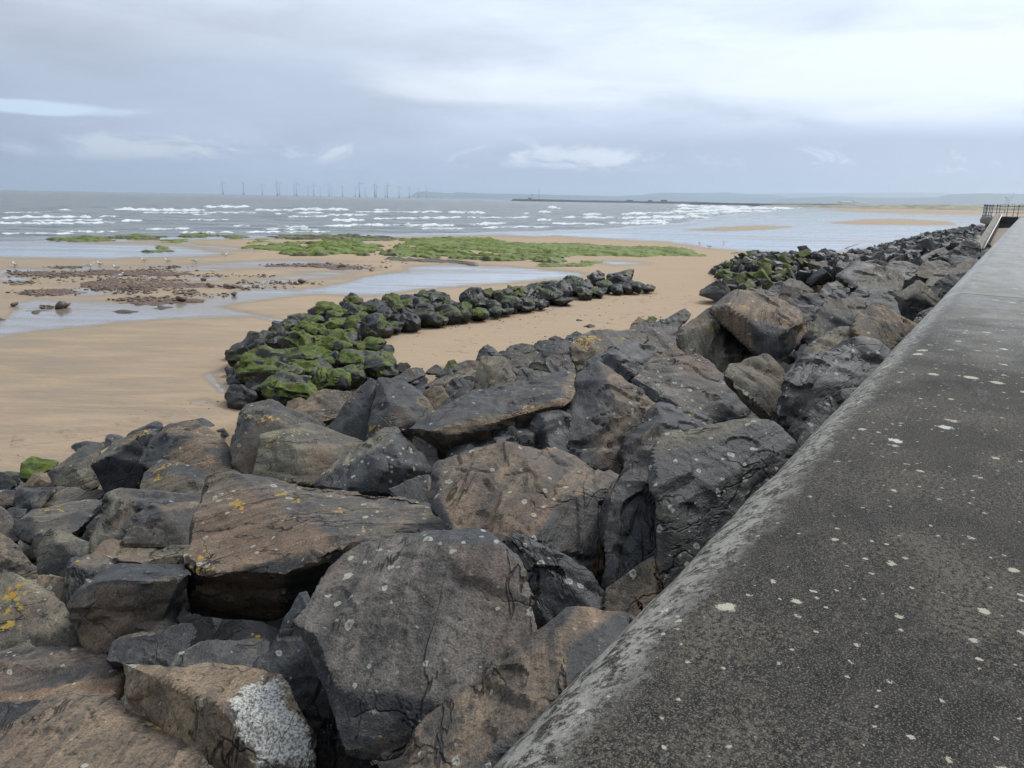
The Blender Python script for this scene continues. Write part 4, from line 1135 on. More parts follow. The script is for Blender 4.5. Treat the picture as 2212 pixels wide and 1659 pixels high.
def R(label, pts, tan=.35, moss=0.0, org=0.00, wht=.15, res=None, D=None, ext=.15, thick=.5, p=130, rough=1.0, ledge=1.0, group=None, name='boulder', tone=.5, lift=0.0, contact=None, seed=None, crust=None, lich=None):
    xs = [q[0] for q in pts]; ys = [q[1] for q in pts]
    wpx = max(xs) - min(xs); hpx = max(ys) - min(ys)
    if D is None:
        if contact is None:
            b = max(pts, key=lambda q: q[1]); contact = ((min(xs) + max(xs)) / 2 * .4 + b[0] * .6, b[1])
        D = slope_depth(*contact, lift)
    S = max(wpx, hpx) / FPX * D
    if res is None:
        res = int(np.clip(max(wpx, hpx) / 6.3, 9, 60))
    if seed is None:
        seed = int(abs(xs[0] * 7 + ys[0] * 13 + len(pts) * 101)) % 99991
    P = pts_world(pts, D, S, ext, thick)
    c, X, Fc, fac, S2 = rock_mesh(P, res, seed, p, rough, ledge)
    at_ = {'facet': fac, 'tone': np.full(len(X), tone)}
    if crust is not None or lich is not None:
        px, py = proj(X + c); front = ((X + c - Cv) @ Fv) < D + .55 * S
        if crust is not None:
            at_['crust'] = np.where(front, np.clip(sd_poly(px, py, crust) / 70 + .38, 0, 1), 0)
        if lich is not None:
            at_['lichen'] = np.where(front, np.max([np.clip(1.25 * (1 - np.hypot((px - x) / r, (py - y) / (r * .7))), 0, 1) for x, y, r in lich], axis=0), 0)
    me = mesh_from(name, X, Fc, ROCK, attrs=at_)
    o = link(name, me, loc=c, label=label, cat='boulder', group=group)
    o.color = (tan, moss, org, wht)
    ALLROCK.append(o)
    return o
G1 = 'boulders of the sea defence below the wall'
def B(label, pts, **kw):
    kw.setdefault('group', G1); return R(label, pts, **kw)

# --- nearest row, bottom of the picture
B('huge brown speckled boulder filling the bottom left corner', [(-70,1640,3),(0,1600,4.5),(85,1584,5),(105,1511,7.5),(160,1497,8),(247,1513,7.6),(352,1540,6.6),(400,1583,4),(482,1665,0),(330,1790,-1),(0,1790,-2),(-80,1760,0),(200,1590,3.4)], tan=.85, org=0.12, wht=.25, thick=.35, ledge=.35)
B('grey green block at the left edge behind the bottom left boulder', [(-60,1525,6),(0,1520,6),(60,1514,6),(106,1508,5),(84,1588,1),(0,1606,0),(-60,1606,0)], tan=.45, moss=.0, wht=.3, res=22)
B('broad flat brown slab with a dark notch at its right end', [(-60,1392,8),(0,1396,8),(82,1398,8),(160,1408,7.6),(241,1424,7),(266,1431,6.6),(262,1500,3),(244,1520,2),(160,1500,2.2),(105,1511,2),(0,1502,1.5),(-60,1500,1)], tan=.75, org=0.08, wht=.3, ledge=.7)
B('long tan boulder ending in a rough white encrusted face', [(263,1430,8),(300,1436,8),(400,1447,8),(520,1456,7.5),(600,1458,6.5),(626,1486,4.5),(646,1526,3.5),(664,1560,2.6),(677,1610,1.6),(682,1690,1.2),(525,1472,4.8),(490,1530,1.6),(510,1600,.6),(560,1690,0),(470,1690,1),(400,1585,3),(350,1540,4.6),(275,1522,6.4)], tan=0.80, org=0.08, wht=.45, ledge=.6, crust=[(528,1470),(560,1458),(600,1458),(626,1488),(645,1526),(664,1560),(677,1610),(680,1665),(560,1665),(545,1630),(505,1580),(490,1540),(500,1500)])
B('big brown boulder with orange lichen at the left edge', [(-60,1250,6),(0,1239,6),(31,1239,6),(82,1264,6),(122,1298,5),(140,1324,4.5),(163,1358,3.6),(186,1391,2.5),(205,1420,1.5),(160,1425,0),(82,1420,-.5),(-60,1410,-1),(95,1370,0),(112,1300,2.6)], tan=.95, org=0.33, wht=.3, ledge=.4, lich=[(20,1290,40),(8,1320,34),(40,1310,30),(4,1360,30),(25,1345,26)])
B('flat pinkish slab tucked behind the orange lichened boulder', [(50,1254,6),(90,1242,6),(142,1246,6),(146,1330,0),(100,1310,0)], tan=.8, wht=.2, res=20)
B('brown wedge shaped boulder at the left edge under the tan one', [(-60,1150,6),(0,1150,6),(20,1160,6),(45,1185,5),(78,1222,3),(90,1245,2),(52,1256,0),(-60,1260,0),(20,1205,1)], tan=.7, org=0.23, wht=.2)
B('smooth tan boulder at the left edge, uppermost of the brown ones', [(-60,1085,6),(0,1094,6),(18,1107,5),(34,1128,4),(44,1165,2),(10,1180,0),(-60,1175,0)], tan=.95, org=0.03, wht=.1, ledge=.3)
B('rounded grey boulder standing beside the brown wedge at the left', [(78,1230,1),(80,1182,3),(95,1152,5),(110,1140,6),(122,1137,6),(160,1153,5.5),(194,1171,4),(192,1206,1.5),(152,1250,0),(90,1248,0),(125,1175,1.5)], tan=.4, wht=.05, p=30, ledge=.5)
B('small dark boulder squeezed left of the rounded grey one', [(66,1195,2),(73,1158,5),(86,1150,6),(100,1158,4),(90,1200,0),(72,1205,0)], tan=.3, res=14)
B('long low grey slab with pale top lying across the left side', [(32,1125,3),(66,1101,6),(120,1092,7.5),(220,1079,9),(224,1086,8.6),(205,1102,5.5),(165,1152,1),(118,1160,0),(60,1172,0),(42,1164,1),(75,1118,2),(150,1110,3)], tan=.32, org=0.08, wht=.2)
B('thin pale slab on top of the long grey slab', [(66,1100,2),(100,1071,6),(130,1055,8),(160,1053,8),(229,1066,8),(230,1076,6),(190,1086,3),(120,1097,1)], tan=.42, org=0.07)
B('blocky dark boulder with pale top at the far left', [(26,1098,1),(34,1060,5),(50,1052,7),(126,1055,8),(100,1072,4),(76,1100,0),(60,1108,0),(75,1063,3)], tan=.38, res=22)
B('small smooth grey stone below the blocky boulder at the left', [(8,1104,3),(25,1096,5),(60,1098,5),(56,1112,1),(30,1128,0),(14,1125,0)], tan=.3, res=14)
B('slate grey slab leaning at the far left edge', [(-40,1085,2),(-10,1060,5),(15,1056,6),(36,1062,5),(28,1090,1),(5,1105,0),(-40,1105,0)], tan=.2, res=18)
B('pointed reddish brown boulder near the left edge', [(46,1055,1),(70,1026,4),(86,1014,6),(100,1020,5),(120,1040,3),(134,1060,1),(90,1062,0),(92,1036,1)], tan=.85, wht=.1, res=20)
B('moss topped boulder at the edge of the sand on the left', [(42,1032,1),(47,1001,4),(70,986,7),(100,992,7),(126,1000,7),(116,1014,4),(86,1020,2),(60,1036,0)], tan=.3, moss=.55, res=20)
B('green tinged boulder at the left edge beside the sand', [(-40,1066,1),(-40,1022,5),(0,1025,6),(20,1018,7),(38,1022,6),(46,1040,3),(25,1056,1),(0,1066,0)], tan=.3, moss=.5, res=18)
B('brown and dark boulder left of the big overhanging one', [(103,1024,3),(132,1000,5),(180,966,8),(215,970,8),(208,990,6),(205,1020,4),(214,1050,1.5),(190,1062,0),(136,1060,0),(160,1010,2)], tan=.62, wht=.2)
B('big dark overhanging boulder with a pale lichened top edge, at the sand', [(195,1003,2),(230,974,6),(262,950,8),(300,926,9),(341,909,10),(352,920,8),(338,938,5),(328,962,3.5),(314,995,2),(308,1045,2.5),(280,1075,3),(236,1072,3),(212,1035,2.5),(240,985,1.6),(300,945,3)], tan=.2, org=0.15, wht=.15, lich=[(310,930,26),(335,915,18),(285,945,22),(262,955,14)])
B('large rounded boulder with ochre lichen on top, right of the overhanging one', [(308,1002,3),(318,968,5),(336,930,7),(372,918,8.5),(422,911,9),(444,921,8),(470,948,6),(498,976,4),(506,1024,1.5),(462,1060,0),(400,1040,0),(345,1020,1),(395,950,3.4),(430,965,2.6)], tan=.5, org=0.13, wht=.2, p=60, lich=[(430,925,26),(400,918,14),(440,932,16)])
B('low wedge boulder with a chipped ridge below the rounded one', [(302,1066,1),(312,1022,4),(340,992,7),(400,1005,6),(440,1024,4.6),(464,1044,3),(458,1072,1),(432,1084,0),(380,1078,0),(330,1072,0),(352,1018,3),(420,1040,1.5)], tan=.5, org=0.08, wht=.2)
B('dark block with a long tan top running to the right, on the left side', [(192,1200,1),(202,1170,2),(216,1120,4),(232,1070,6),(256,1058,7.5),(300,1062,8),(400,1072,9),(447,1080,9.5),(438,1094,7),(352,1094,5),(320,1090,4),(306,1112,3),(276,1170,1),(240,1200,0),(296,1084,3)], tan=.45, org=0.13, lich=[(268,1060,18)])
B('grey brown boulder wedged left of the largest pale slab', [(262,1176,0),(282,1140,2),(310,1102,5),(326,1088,6),(362,1096,6),(446,1080,7),(444,1104,5),(428,1168,1.5),(412,1182,0),(330,1178,0),(360,1110,2.6)], tan=.5, org=0.13)
B('low layered tan slab below the grey brown wedged boulder', [(198,1206,0),(230,1176,4),(286,1165,6),(316,1157,7),(352,1163,7),(416,1176,7),(410,1210,1.5),(340,1216,0),(270,1226,0)], tan=.72, org=0.10, ledge=1.4)
B('dark block with a lichened tan lid, left of the tan topped block', [(133,1325,1),(137,1250,3),(150,1210,6),(166,1202,7),(230,1204,8),(248,1222,5),(225,1246,3),(182,1305,1),(160,1340,0),(150,1225,2.6)], tan=.35, org=0.13, lich=[(172,1206,22),(165,1212,12)])
B('squarish block with a tan top and black front under the largest pale slab', [(155,1332,3),(165,1308,3),(246,1222,7.5),(300,1224,8),(398,1221,8.6),(396,1312,4),(350,1360,2.6),(300,1390,2),(236,1428,2),(205,1420,2),(175,1372,2),(218,1262,1.6),(290,1252,1),(312,1264,.6),(394,1243,1.6)], tan=.38, wht=.12)
B('largest pale slab at centre left with a long smooth face and yellow lichen', [(386,1312,4),(388,1200,1.6),(420,1120,4.6),(455,1036,7.6),(482,1025,8),(600,1036,8),(700,1049,8),(806,1060,7.6),(900,1074,7),(962,1091,6),(976,1122,4.6),(970,1152,3),(860,1166,1.4),(742,1180,.3),(640,1236,0),(520,1242,0),(432,1236,.2),(440,1322,4),(600,1330,4.5),(700,1240,3)], tan=.55, org=0.14, wht=.35, ext=0, thick=.35, ledge=.8, lich=[(490,1062,34),(478,1055,22),(515,1088,26),(610,1060,26),(590,1055,20),(640,1080,18),(730,1105,14)])
B('dark boulder lying in the shadow under the pale slab, left one', [(228,1426,0),(245,1386,3),(286,1370,5),(332,1362,5),(412,1344,6),(430,1362,4),(380,1430,1),(350,1450,0)], tan=.25, wht=.2)
B('mottled boulder in the shadow under the pale slab, right one', [(362,1450,0),(386,1415,3),(440,1392,5),(520,1385,6),(580,1390,6),(576,1462,1)], tan=.4, wht=.25)
B('huge flat faced boulder dotted with lichen at bottom centre', [(636,1345,3.4),(690,1266,5.6),(730,1222,7),(780,1190,7.8),(830,1174,8),(920,1155,8),(1030,1152,8),(1068,1150,7.6),(1100,1190,6),(1130,1262,4.4),(1166,1385,2.4),(1120,1440,1.6),(1060,1485,1),(915,1560,.2),(880,1605,0),(860,1640,0),(800,1652,-.4),(748,1640,-.3),(730,1560,.3),(722,1482,.8),(684,1466,1.6),(676,1400,2.4),(980,1190,5.4)], tan=.46, org=0.10, wht=.55, thick=.25, ext=0, ledge=.55)
B('dark lower slab showing beneath the lichen dotted boulder', contact=(690, 1545), pts=[(556,1462,3),(578,1418,3.6),(606,1368,4.6),(640,1312,5.6),(690,1400,3),(740,1500,1.5),(744,1640,0),(810,1690,-.4),(690,1690,0),(668,1592,.6),(640,1520,1.5)], tan=.3, org=0.07, wht=.4)
B('shattered black angular rock right of the lichen dotted boulder', [(1076,1158,4),(1114,1142,6),(1132,1148,6),(1176,1178,5.4),(1214,1209,5),(1236,1230,4.4),(1264,1226,4.4),(1282,1254,3.4),(1306,1284,2.4),(1308,1320,1),(1279,1345,.3),(1216,1362,0),(1191,1370,0),(1160,1382,1),(1126,1310,2.4),(1160,1200,3)], tan=.0, wht=.35, ledge=2.0, p=160)
B('sharp crested grey boulder against the wall at the bottom', [(1229,1312,7),(1262,1328,6.6),(1300,1318,6.8),(1345,1320,7),(1390,1332,7),(1330,1440,3.4),(1230,1560,1),(1120,1690,-1),(980,1690,-1.4),(866,1680,0),(884,1592,1.6),(920,1542,2.6),(1060,1482,4.2),(1150,1400,5.6),(1228,1400,3.4),(1222,1500,1)], tan=.42, wht=.15, thick=.3, ext=0)
B('big ridged boulder at centre with a dark rough left face and tan right face', [(921,1028,6),(948,1006,7),(1026,990,8),(1071,967,9),(1104,971,9),(1190,977,9),(1264,995,8.4),(1340,1028,7.6),(1318,1066,5.6),(1306,1104,4),(1302,1228,1.6),(1290,1262,.6),(1258,1240,.2),(1200,1196,0),(1115,1160,0),(1040,1165,0),(978,1160,.6),(974,1122,1.6),(960,1090,2.6),(925,1076,4),(1132,996,6.2),(1166,1036,4.6),(1232,1072,3.2)], tan=.42, wht=.35, org=0.03, thick=.35)
B('large leaning boulder with many pale lichen discs beside the wall', [(1430,945,6.6),(1450,937,7),(1525,921,7.6),(1600,913,8),(1670,906,8.4),(1690,924,8),(1732,974,7),(1650,1110,4),(1560,1210,2),(1480,1290,.6),(1430,1290,0),(1440,1180,.8),(1436,1100,1.4),(1414,1062,2.4),(1420,1000,4)], tan=0.46, org=0.12, wht=1.0, thick=.35, ext=0, ledge=.6)
B('dark slab leaning against the lichen disc boulder', [(1300,1112,3.6),(1310,1080,4.6),(1342,1030,6.2),(1400,976,8),(1432,944,9),(1424,1060,5),(1446,1110,3),(1440,1196,1.2),(1392,1246,.4),(1310,1266,0),(1303,1180,1.8),(1390,1050,3.6)], tan=.15, wht=.1, ledge=1.4)
B('greenish dark boulder at the foot of the wall with dry stems', [(1304,1325,1),(1308,1272,3),(1408,1200,6),(1450,1198,7),(1474,1222,6),(1446,1275,3.6),(1390,1340,1),(1340,1345,0)], tan=.25, wht=.3)
# --- second row
B('brown block with bright orange lichen on its left shoulder', [(495,965,3),(513,906,5.6),(532,878,7.4),(572,867,8.4),(617,878,8.6),(702,916,9),(650,940,6),(572,960,4.4),(550,1040,2.6),(500,1002,2.4),(556,905,4)], tan=.62, org=0.25, wht=.1, lich=[(535,893,22),(545,885,16),(572,882,26),(580,895,20),(618,892,14)])
B('tan block with a pale sunlit ridge in front of the orange lichened one', [(544,1034,1.6),(552,994,2.6),(564,940,5.2),(607,928,6.6),(652,916,8),(680,918,8.2),(792,956,8.6),(748,990,5.4),(686,1046,2),(626,1042,.6),(614,946,3.4),(640,990,1.4)], tan=.86, org=0.13, wht=.15, ledge=.5, lich=[(590,946,24),(640,928,22),(655,918,16)])
B('dark boulder crusted with white quartz grains', [(682,1050,1),(716,1012,3),(757,968,6),(792,958,7),(808,940,7.6),(832,927,8),(853,928,8),(884,941,7.6),(904,971,6),(928,1020,3.6),(850,1066,1),(744,1060,0),(850,960,3.6),(880,1010,1.8)], tan=.35, wht=.5)
B('small brown rock between the quartz crusted boulder and the long wet slab', [(890,950,5),(898,944,6),(942,968,6),(949,996,4),(934,1024,1),(905,1020,0)], tan=.6, res=16)
B('flat light grey wedge in front of the quartz crusted boulder', [(842,1058,3),(926,1021,7),(932,1060,4),(924,1090,0),(860,1080,0)], tan=0.50, res=22)
B('dark pointed pyramid boulder above the tan block', [(722,902,4),(752,868,5.6),(783,832,7.4),(800,812,8.6),(818,826,7.8),(838,858,6.2),(844,886,4.6),(808,938,2),(790,966,.8),(720,940,1),(706,922,2.4),(795,880,3.2)], tan=.16, org=0.13, wht=.08, ledge=.6, lich=[(796,826,12),(790,830,8),(838,862,12)])
B('square shouldered black and grey block right of the pyramid boulder', [(816,816,8),(857,820,8.8),(908,841,9),(923,861,8),(944,900,5.6),(918,920,3),(856,945,1),(800,965,0),(790,950,.6),(845,890,2),(836,858,4),(900,868,4.4)], tan=.28, wht=.1)
B('pink brown boulder behind the pyramid boulder', [(632,890,3),(662,863,5),(702,839,7),(760,846,8),(750,880,4),(728,902,2),(682,916,0),(645,910,0)], tan=.92, wht=.1, ledge=.8)
B('pale rounded stone left of the pink brown boulder', [(617,880,2),(622,868,5),(650,858,7),(664,864,6),(640,890,1),(625,890,0)], tan=.5, res=14)
B('long wet slab with a pale top running towards the pyramid of dark rock', [(862,930,1),(940,901,3.4),(985,881,4.6),(1014,850,6.2),(1030,842,6.8),(1114,829,7.6),(1190,810,8.6),(1216,805,9),(1246,809,9),(1238,864,5),(1219,872,4),(1114,896,2.4),(1040,912,1.6),(940,930,.6),(970,1010,2.8),(945,1005,2.6),(1020,960,2.8)], tan=0.62, org=0.10, wht=.25, thick=.3, ext=0, ledge=0.6)  # raised tan paints in the pale wet reflection of its top
B('dark wavy low boulder below the long wet slab', [(968,1002,1),(985,966,3),(1006,940,4.6),(1052,905,6.2),(1122,884,7.6),(1222,868,9),(1262,870,8),(1240,990,2),(1190,1000,1),(1104,990,.4),(1060,990,0),(1000,1004,0),(1120,930,3.4)], tan=.08, wht=.3, ledge=1.8)
B('tall dark peaked boulder with a tan right flank at centre right', [(1240,864,6),(1246,810,8),(1285,785,9.4),(1322,802,9),(1380,850,8),(1417,880,7),(1388,928,4.6),(1348,984,2.4),(1342,1034,1.6),(1270,1010,0),(1232,992,.6),(1226,940,1.6),(1328,850,5.2),(1320,900,3.4)], tan=.34, wht=.25)
B('tan block topped with orange lichen near the sand', [(1016,846,1.6),(1028,800,4.6),(1041,772,7),(1056,769,7.6),(1086,767,8),(1096,772,7.6),(1108,800,5),(1114,830,2.4),(1060,850,0),(1058,790,3)], tan=.85, org=0.20, lich=[(1060,775,22),(1075,772,20),(1050,780,16)])
B('black faced block right of the orange topped tan one', [(1110,828,1),(1124,793,5),(1150,797,6),(1197,808,7.4),(1182,824,3),(1130,842,0)], tan=.25, res=20)
B('pinkish stone behind the black faced block', [(1096,790,2),(1104,774,5),(1140,784,6),(1166,790,6),(1172,802,3),(1125,812,0)], tan=.85, res=18)
B('dull brown slab behind the small yellow grey rock', [(953,842,1),(985,815,5),(1010,812,6),(1027,815,6),(1020,850,1),(970,868,0)], tan=.42, res=22)
B('rusty brown rock right of the square shouldered block', [(912,848,4),(930,835,6),(957,833,6),(969,862,3),(952,886,0),(932,892,0)], tan=.8, org=0.07, res=18)
B('small yellow grey rock in the gap by the rusty brown one', [(942,900,0),(960,874,4),(986,845,7),(1012,845,7),(1016,862,4),(986,886,1),(960,906,0)], tan=.5, wht=.3, res=20)
B('flat wet shining stone near the groyne', [(916,836,0),(970,810,4),(1000,798,7),(1030,799,8),(1026,815,4),(985,822,1),(955,838,0)], tan=0.45, res=20)  # lighter base colour stands in for its wet shine
B('pale pink flat stone behind the flat wet one', [(976,802,1),(985,785,4),(1010,778,7),(1046,782,7),(1040,794,3),(1004,806,0)], tan=.6, res=16)
B('dark tilted block beside the last mossy groyne boulders', [(834,826,0),(868,810,3),(884,795,6),(914,793,7),(920,810,3),(878,828,0)], tan=.15, res=18)
B('dark mossy stone lying right of the groyne root', [(853,798,1),(862,784,5),(880,783,6),(888,792,3),(870,806,0)], tan=.2, moss=.5, res=14)
B('small slate stone in the beach edge row, first after the tilted block', [(918,806,0),(930,793,4),(944,786,6),(956,796,3),(950,808,0)], tan=.15, res=12)
B('grey low stone in the beach edge row before the mossy topped one', [(940,812,0),(958,798,4),(975,796,5),(978,808,1),(960,818,0)], tan=.3, res=12)
B('moss topped stone in the beach edge row', [(958,797,0),(968,780,5),(982,776,6),(990,788,3),(980,800,0)], tan=.2, moss=.5, res=13)
B('pointed dark grey rock standing up at the edge of the sand', [(1026,779,1),(1036,756,4),(1053,741,7),(1066,754,5.6),(1084,768,3),(1060,784,0),(1050,762,2)], tan=.18, res=20)
B('dark broad rock right of the pointed one at the sand edge', [(1076,775,1),(1104,747,5),(1130,742,7),(1156,745,7.4),(1162,762,4),(1148,790,1),(1100,786,0)], tan=.25, org=0.03, res=22)
B('low grey stone behind the dark broad rock', [(1150,752,2),(1162,736,5),(1180,734,6),(1198,744,4),(1176,762,0)], tan=.25, res=14)
B('lichen topped grey rock with a flat side, along the sand edge', [(1146,796,0),(1160,766,3),(1200,735,7),(1217,727,8),(1234,735,7),(1240,760,4),(1232,786,1.4),(1190,806,0),(1200,762,2.4)], tan=.35, org=0.17, res=26, lich=[(1212,732,20),(1222,738,16)])
B('dark chunky rock with one lichen spot below the lichen topped grey one', [(1176,780,3),(1186,764,6),(1230,768,7),(1244,808,2),(1222,812,0),(1192,806,0)], tan=.25, org=0.10, res=22)
B('small dark rock at the sand edge right of the low grey stone', [(1180,742,2),(1186,730,5),(1200,724,6),(1214,730,4),(1204,744,0)], tan=.3, res=12)
B('two humped dark rock at the sand edge above the rusty long boulder', [(1214,738,1),(1226,724,5),(1246,716,7),(1262,724,5),(1262,736,2),(1236,744,0)], tan=.15, res=16)
B('long rusty boulder with orange lichen at its left end', [(1230,748,2),(1250,729,5.6),(1276,721,7),(1310,717,7.6),(1376,711,8.6),(1408,720,8),(1402,738,5),(1350,754,3),(1310,774,1.4),(1280,782,.4),(1246,798,0),(1232,772,1),(1262,752,1.6)], tan=.78, org=0.23, wht=.3, lich=[(1260,735,26),(1278,732,24),(1296,733,12),(1270,748,18),(1390,720,16)])
B('dark wavy wet boulder below the long rusty one', [(1250,800,1),(1268,777,3.6),(1330,754,6),(1386,737,8),(1422,744,8),(1424,772,4.6),(1388,806,2),(1356,822,.6),(1310,806,0),(1268,806,0),(1350,770,3.4)], tan=.0, wht=.15, ledge=2.0)
B('small slate rock standing at the sand, left of the brown peaked stone', [(1262,738,1),(1270,722,4),(1290,712,6),(1306,722,4),(1296,738,0)], tan=.15, res=14)
B('brown peaked stone at the sand edge with a dark left face', [(1360,712,1),(1364,700,4),(1378,684,7),(1396,690,7),(1420,703,6),(1408,720,2),(1380,722,0)], tan=.5, org=0.13, res=20)
B('low pale boulder right of the brown peaked stone', [(1400,712,1),(1420,694,5),(1450,682,7),(1476,694,5),(1462,712,2),(1430,722,0)], tan=.45, wht=.2, res=20)
B('small mossy stone peeping over the sand edge at right of centre', [(1396,694,2),(1402,684,5),(1412,682,6),(1421,689,4),(1410,697,0)], tan=.2, moss=.75, res=10)
B('dark jagged small rock at the sand edge left of the great brown boulder', [(1446,686,1),(1458,676,4),(1480,665,7),(1494,678,5),(1482,694,1),(1462,700,0)], tan=.1, res=16)
B('brown boulder running under the great brown one, at its left', [(1346,732,2),(1376,713,6),(1406,712,7),(1462,702,8.6),(1480,735,5),(1474,756,1.6),(1420,764,0),(1388,750,.4)], tan=.45, org=0.07, wht=.3)
B('great brown boulder with a cracked dark lower half', [(1470,708,4.6),(1490,690,6),(1530,672,7.6),(1576,660,8.8),(1606,680,8),(1616,700,7.4),(1646,718,7),(1647,738,6),(1644,776,3.6),(1570,812,.8),(1540,806,.2),(1500,784,.2),(1468,748,1.8),(1550,700,5),(1570,760,1.6)], tan=0.66, org=0.15, wht=.2, ledge=1.5)
B('big domed boulder with ribbed left side, right of the wavy wet one', [(1368,822,.6),(1400,786,3.6),(1440,756,6.2),(1480,740,8),(1502,745,8.2),(1537,762,7.6),(1550,808,4),(1520,815,2),(1430,812,.6),(1400,812,0),(1470,766,3.8)], tan=0.48, wht=.2)
B('broad pale boulder with a sharp ridge down its right side', [(1362,822,3.6),(1400,790,6),(1430,777,7.6),(1506,774,9),(1562,815,7.6),(1600,850,6.2),(1650,895,4.6),(1672,914,3.6),(1560,935,0),(1480,905,.2),(1448,872,1),(1408,848,2),(1560,840,4.6),(1530,874,2)], tan=0.52, wht=.55, org=0.05)
B('dark boulder with a tan lid in front of the broad pale one', [(1345,1000,1),(1352,962,2.6),(1392,900,6),(1428,868,8),(1446,876,7.6),(1520,895,8.6),(1552,914,8.4),(1530,924,5),(1444,944,2.4),(1400,985,1),(1356,1030,0),(1430,905,4)], tan=.3, org=0.07, wht=.4)
B('tan rough boulder standing upright right of the broad pale one', [(1564,814,6),(1574,785,8),(1620,774,8.6),(1667,771,9),(1682,792,8),(1702,816,7),(1714,842,6),(1707,886,3),(1699,926,1),(1694,934,.6),(1668,890,1),(1640,874,1),(1600,846,2.4),(1650,830,3)], tan=.86, org=0.03, wht=.25, p=60)
B('great wet slab with a shining top and black right face', [(1532,672,3.6),(1566,645,5.6),(1602,629,7),(1632,634,7.8),(1690,647,9),(1722,660,9.4),(1738,682,8.4),(1737,712,6.6),(1722,736,5),(1692,790,3),(1672,800,2.4),(1648,780,1.6),(1646,716,1.6),(1614,690,1.8),(1580,667,2.4),(1728,702,5),(1690,718,2.6)], tan=0.50, wht=.15, ext=0, thick=.3)  # raised tan stands in for the wet sky reflection on top
B('grooved grey boulder right behind the great wet slab', [(1692,655,3),(1720,640,5),(1766,631,8),(1780,650,7),(1768,684,3),(1740,700,1),(1706,676,1.4)], tan=.3, res=26)
B('upright dark rock with a tan right side near the sand', [(1682,650,1),(1690,610,5),(1706,602,7),(1728,607,7),(1758,630,5),(1720,650,1),(1702,655,0),(1712,620,3)], tan=.35, res=22)
B('flat brown slab at the sand edge left of the upright dark rock', [(1608,632,1),(1616,621,4),(1660,628,6),(1684,638,5),(1680,648,1),(1630,644,0)], tan=.6, res=18)
B('grey purple boulder with lichen at the sand edge', [(1652,632,1),(1668,616,5),(1688,605,7),(1694,620,5),(1690,640,1),(1668,642,0)], tan=.35, org=0.07, res=18)
B('small flat tan stone in the hollow behind the great wet slab', [(1735,700,3),(1752,694,6),(1782,714,6),(1772,734,2),(1748,750,0),(1736,730,1)], tan=.6, res=16)
B('rounded dark boulder with a pale knob on its right shoulder', [(1752,708,1.6),(1764,672,4.6),(1782,653,7),(1820,648,8),(1842,644,8.4),(1866,646,8.4),(1871,672,5.6),(1852,696,3),(1800,724,.6),(1770,724,0),(1815,676,3.6)], tan=.26, wht=.15, p=60)
B('broad dark boulder with a white topped ledge, far right group', [(1808,600,1.6),(1830,580,5),(1850,567,7.4),(1892,574,8),(1942,580,8.6),(1953,612,5),(1942,632,2),(1890,636,.4),(1840,620,.4),(1862,590,3.4)], tan=.3, wht=.25)
B('low tan flat boulder behind the broad white topped one', [(1908,582,1),(1925,563,5),(1962,565,7),(1986,576,6),(1972,590,1)], tan=.75, res=18)
B('dark faced boulder behind the sloping slabs at right', [(1974,592,1),(2000,563,6),(2032,562,7),(2052,572,6),(2048,590,2),(2000,604,0)], tan=.4, res=20)
B('long pale sloping slab against the wall, upper of two', [(1996,618,1),(2010,596,3.4),(2052,575,6),(2100,558,8.4),(2118,566,7.6),(2112,580,5),(2060,602,2.4),(2010,622,0)], tan=.35, res=26)
B('dark sloping slab against the wall, lower of two', [(2006,620,2),(2050,592,5),(2097,585,8),(2084,610,4.6),(2050,646,1),(2030,648,0)], tan=.22, res=24)
B('cube like boulder with tan lid and black front near the wall', [(1932,640,4.6),(1960,620,6.6),(1983,603,8.6),(2002,613,8.4),(2038,644,7.4),(2024,666,5),(1972,712,3),(1944,684,2.4),(1975,624,4.2),(1956,645,3)], tan=.42, ext=0, thick=.3)
B('pale wet stone jammed against the wall', [(1966,706,1),(1984,676,5),(2010,664,7.4),(2024,666,7),(1992,706,2),(1975,716,0)], tan=.0, wht=.1, res=18)
B('wide low boulder with a ragged dark edge left of the cube like one', [(1822,650,1),(1850,622,5.4),(1902,619,7),(1946,635,7),(1955,662,4.4),(1942,688,1.6),(1900,676,.2),(1840,662,0),(1880,642,3)], tan=.35, wht=.1)
B('smooth grey boulder left of the wide low one', [(1770,656,1),(1800,628,5),(1836,622,7),(1834,648,2.4),(1800,664,0)], tan=.3, res=22)
B('big tan backed boulder leaning on the wall', [(1836,716,2.4),(1850,680,5.4),(1880,660,7.6),(1906,659,8.2),(1962,690,8),(1984,706,7.4),(1952,756,3.6),(1925,780,1.6),(1910,760,.6),(1868,736,.8),(1900,690,4)], tan=.45, wht=.2)
B('ochre topped boulder sloping down to the left near the wall', [(1690,812,.4),(1730,765,3.4),(1772,725,6.4),(1800,708,8),(1830,702,8.6),(1852,715,8),(1866,736,6),(1815,760,3),(1760,790,1),(1700,824,0)], tan=.55, org=0.10, wht=.1)
B('great dark boulder with pale lichen rings overhanging black shade by the wall', [(1688,880,1),(1700,830,3),(1732,785,5.6),(1790,755,7.6),(1870,731,9.4),(1892,735,9.2),(1928,766,8),(1902,806,5),(1862,850,3),(1800,905,1.6),(1740,945,0),(1712,958,0),(1698,925,.4),(1780,830,2.6)], tan=.14, wht=.45)
B('small dark rock between the tan backed boulder and the great dark one', [(1862,735,2),(1880,722,5),(1906,718,7),(1924,735,5),(1930,764,1),(1900,756,0)], tan=.15, res=18)
B('wet dark boulder touching the wall below the great dark one', [(1716,972,0),(1734,930,2.4),(1750,882,5),(1790,851,7.4),(1840,839,8.6),(1864,842,8.6),(1800,915,3.6),(1736,985,0)], tan=.18, wht=.6, org=0.03)
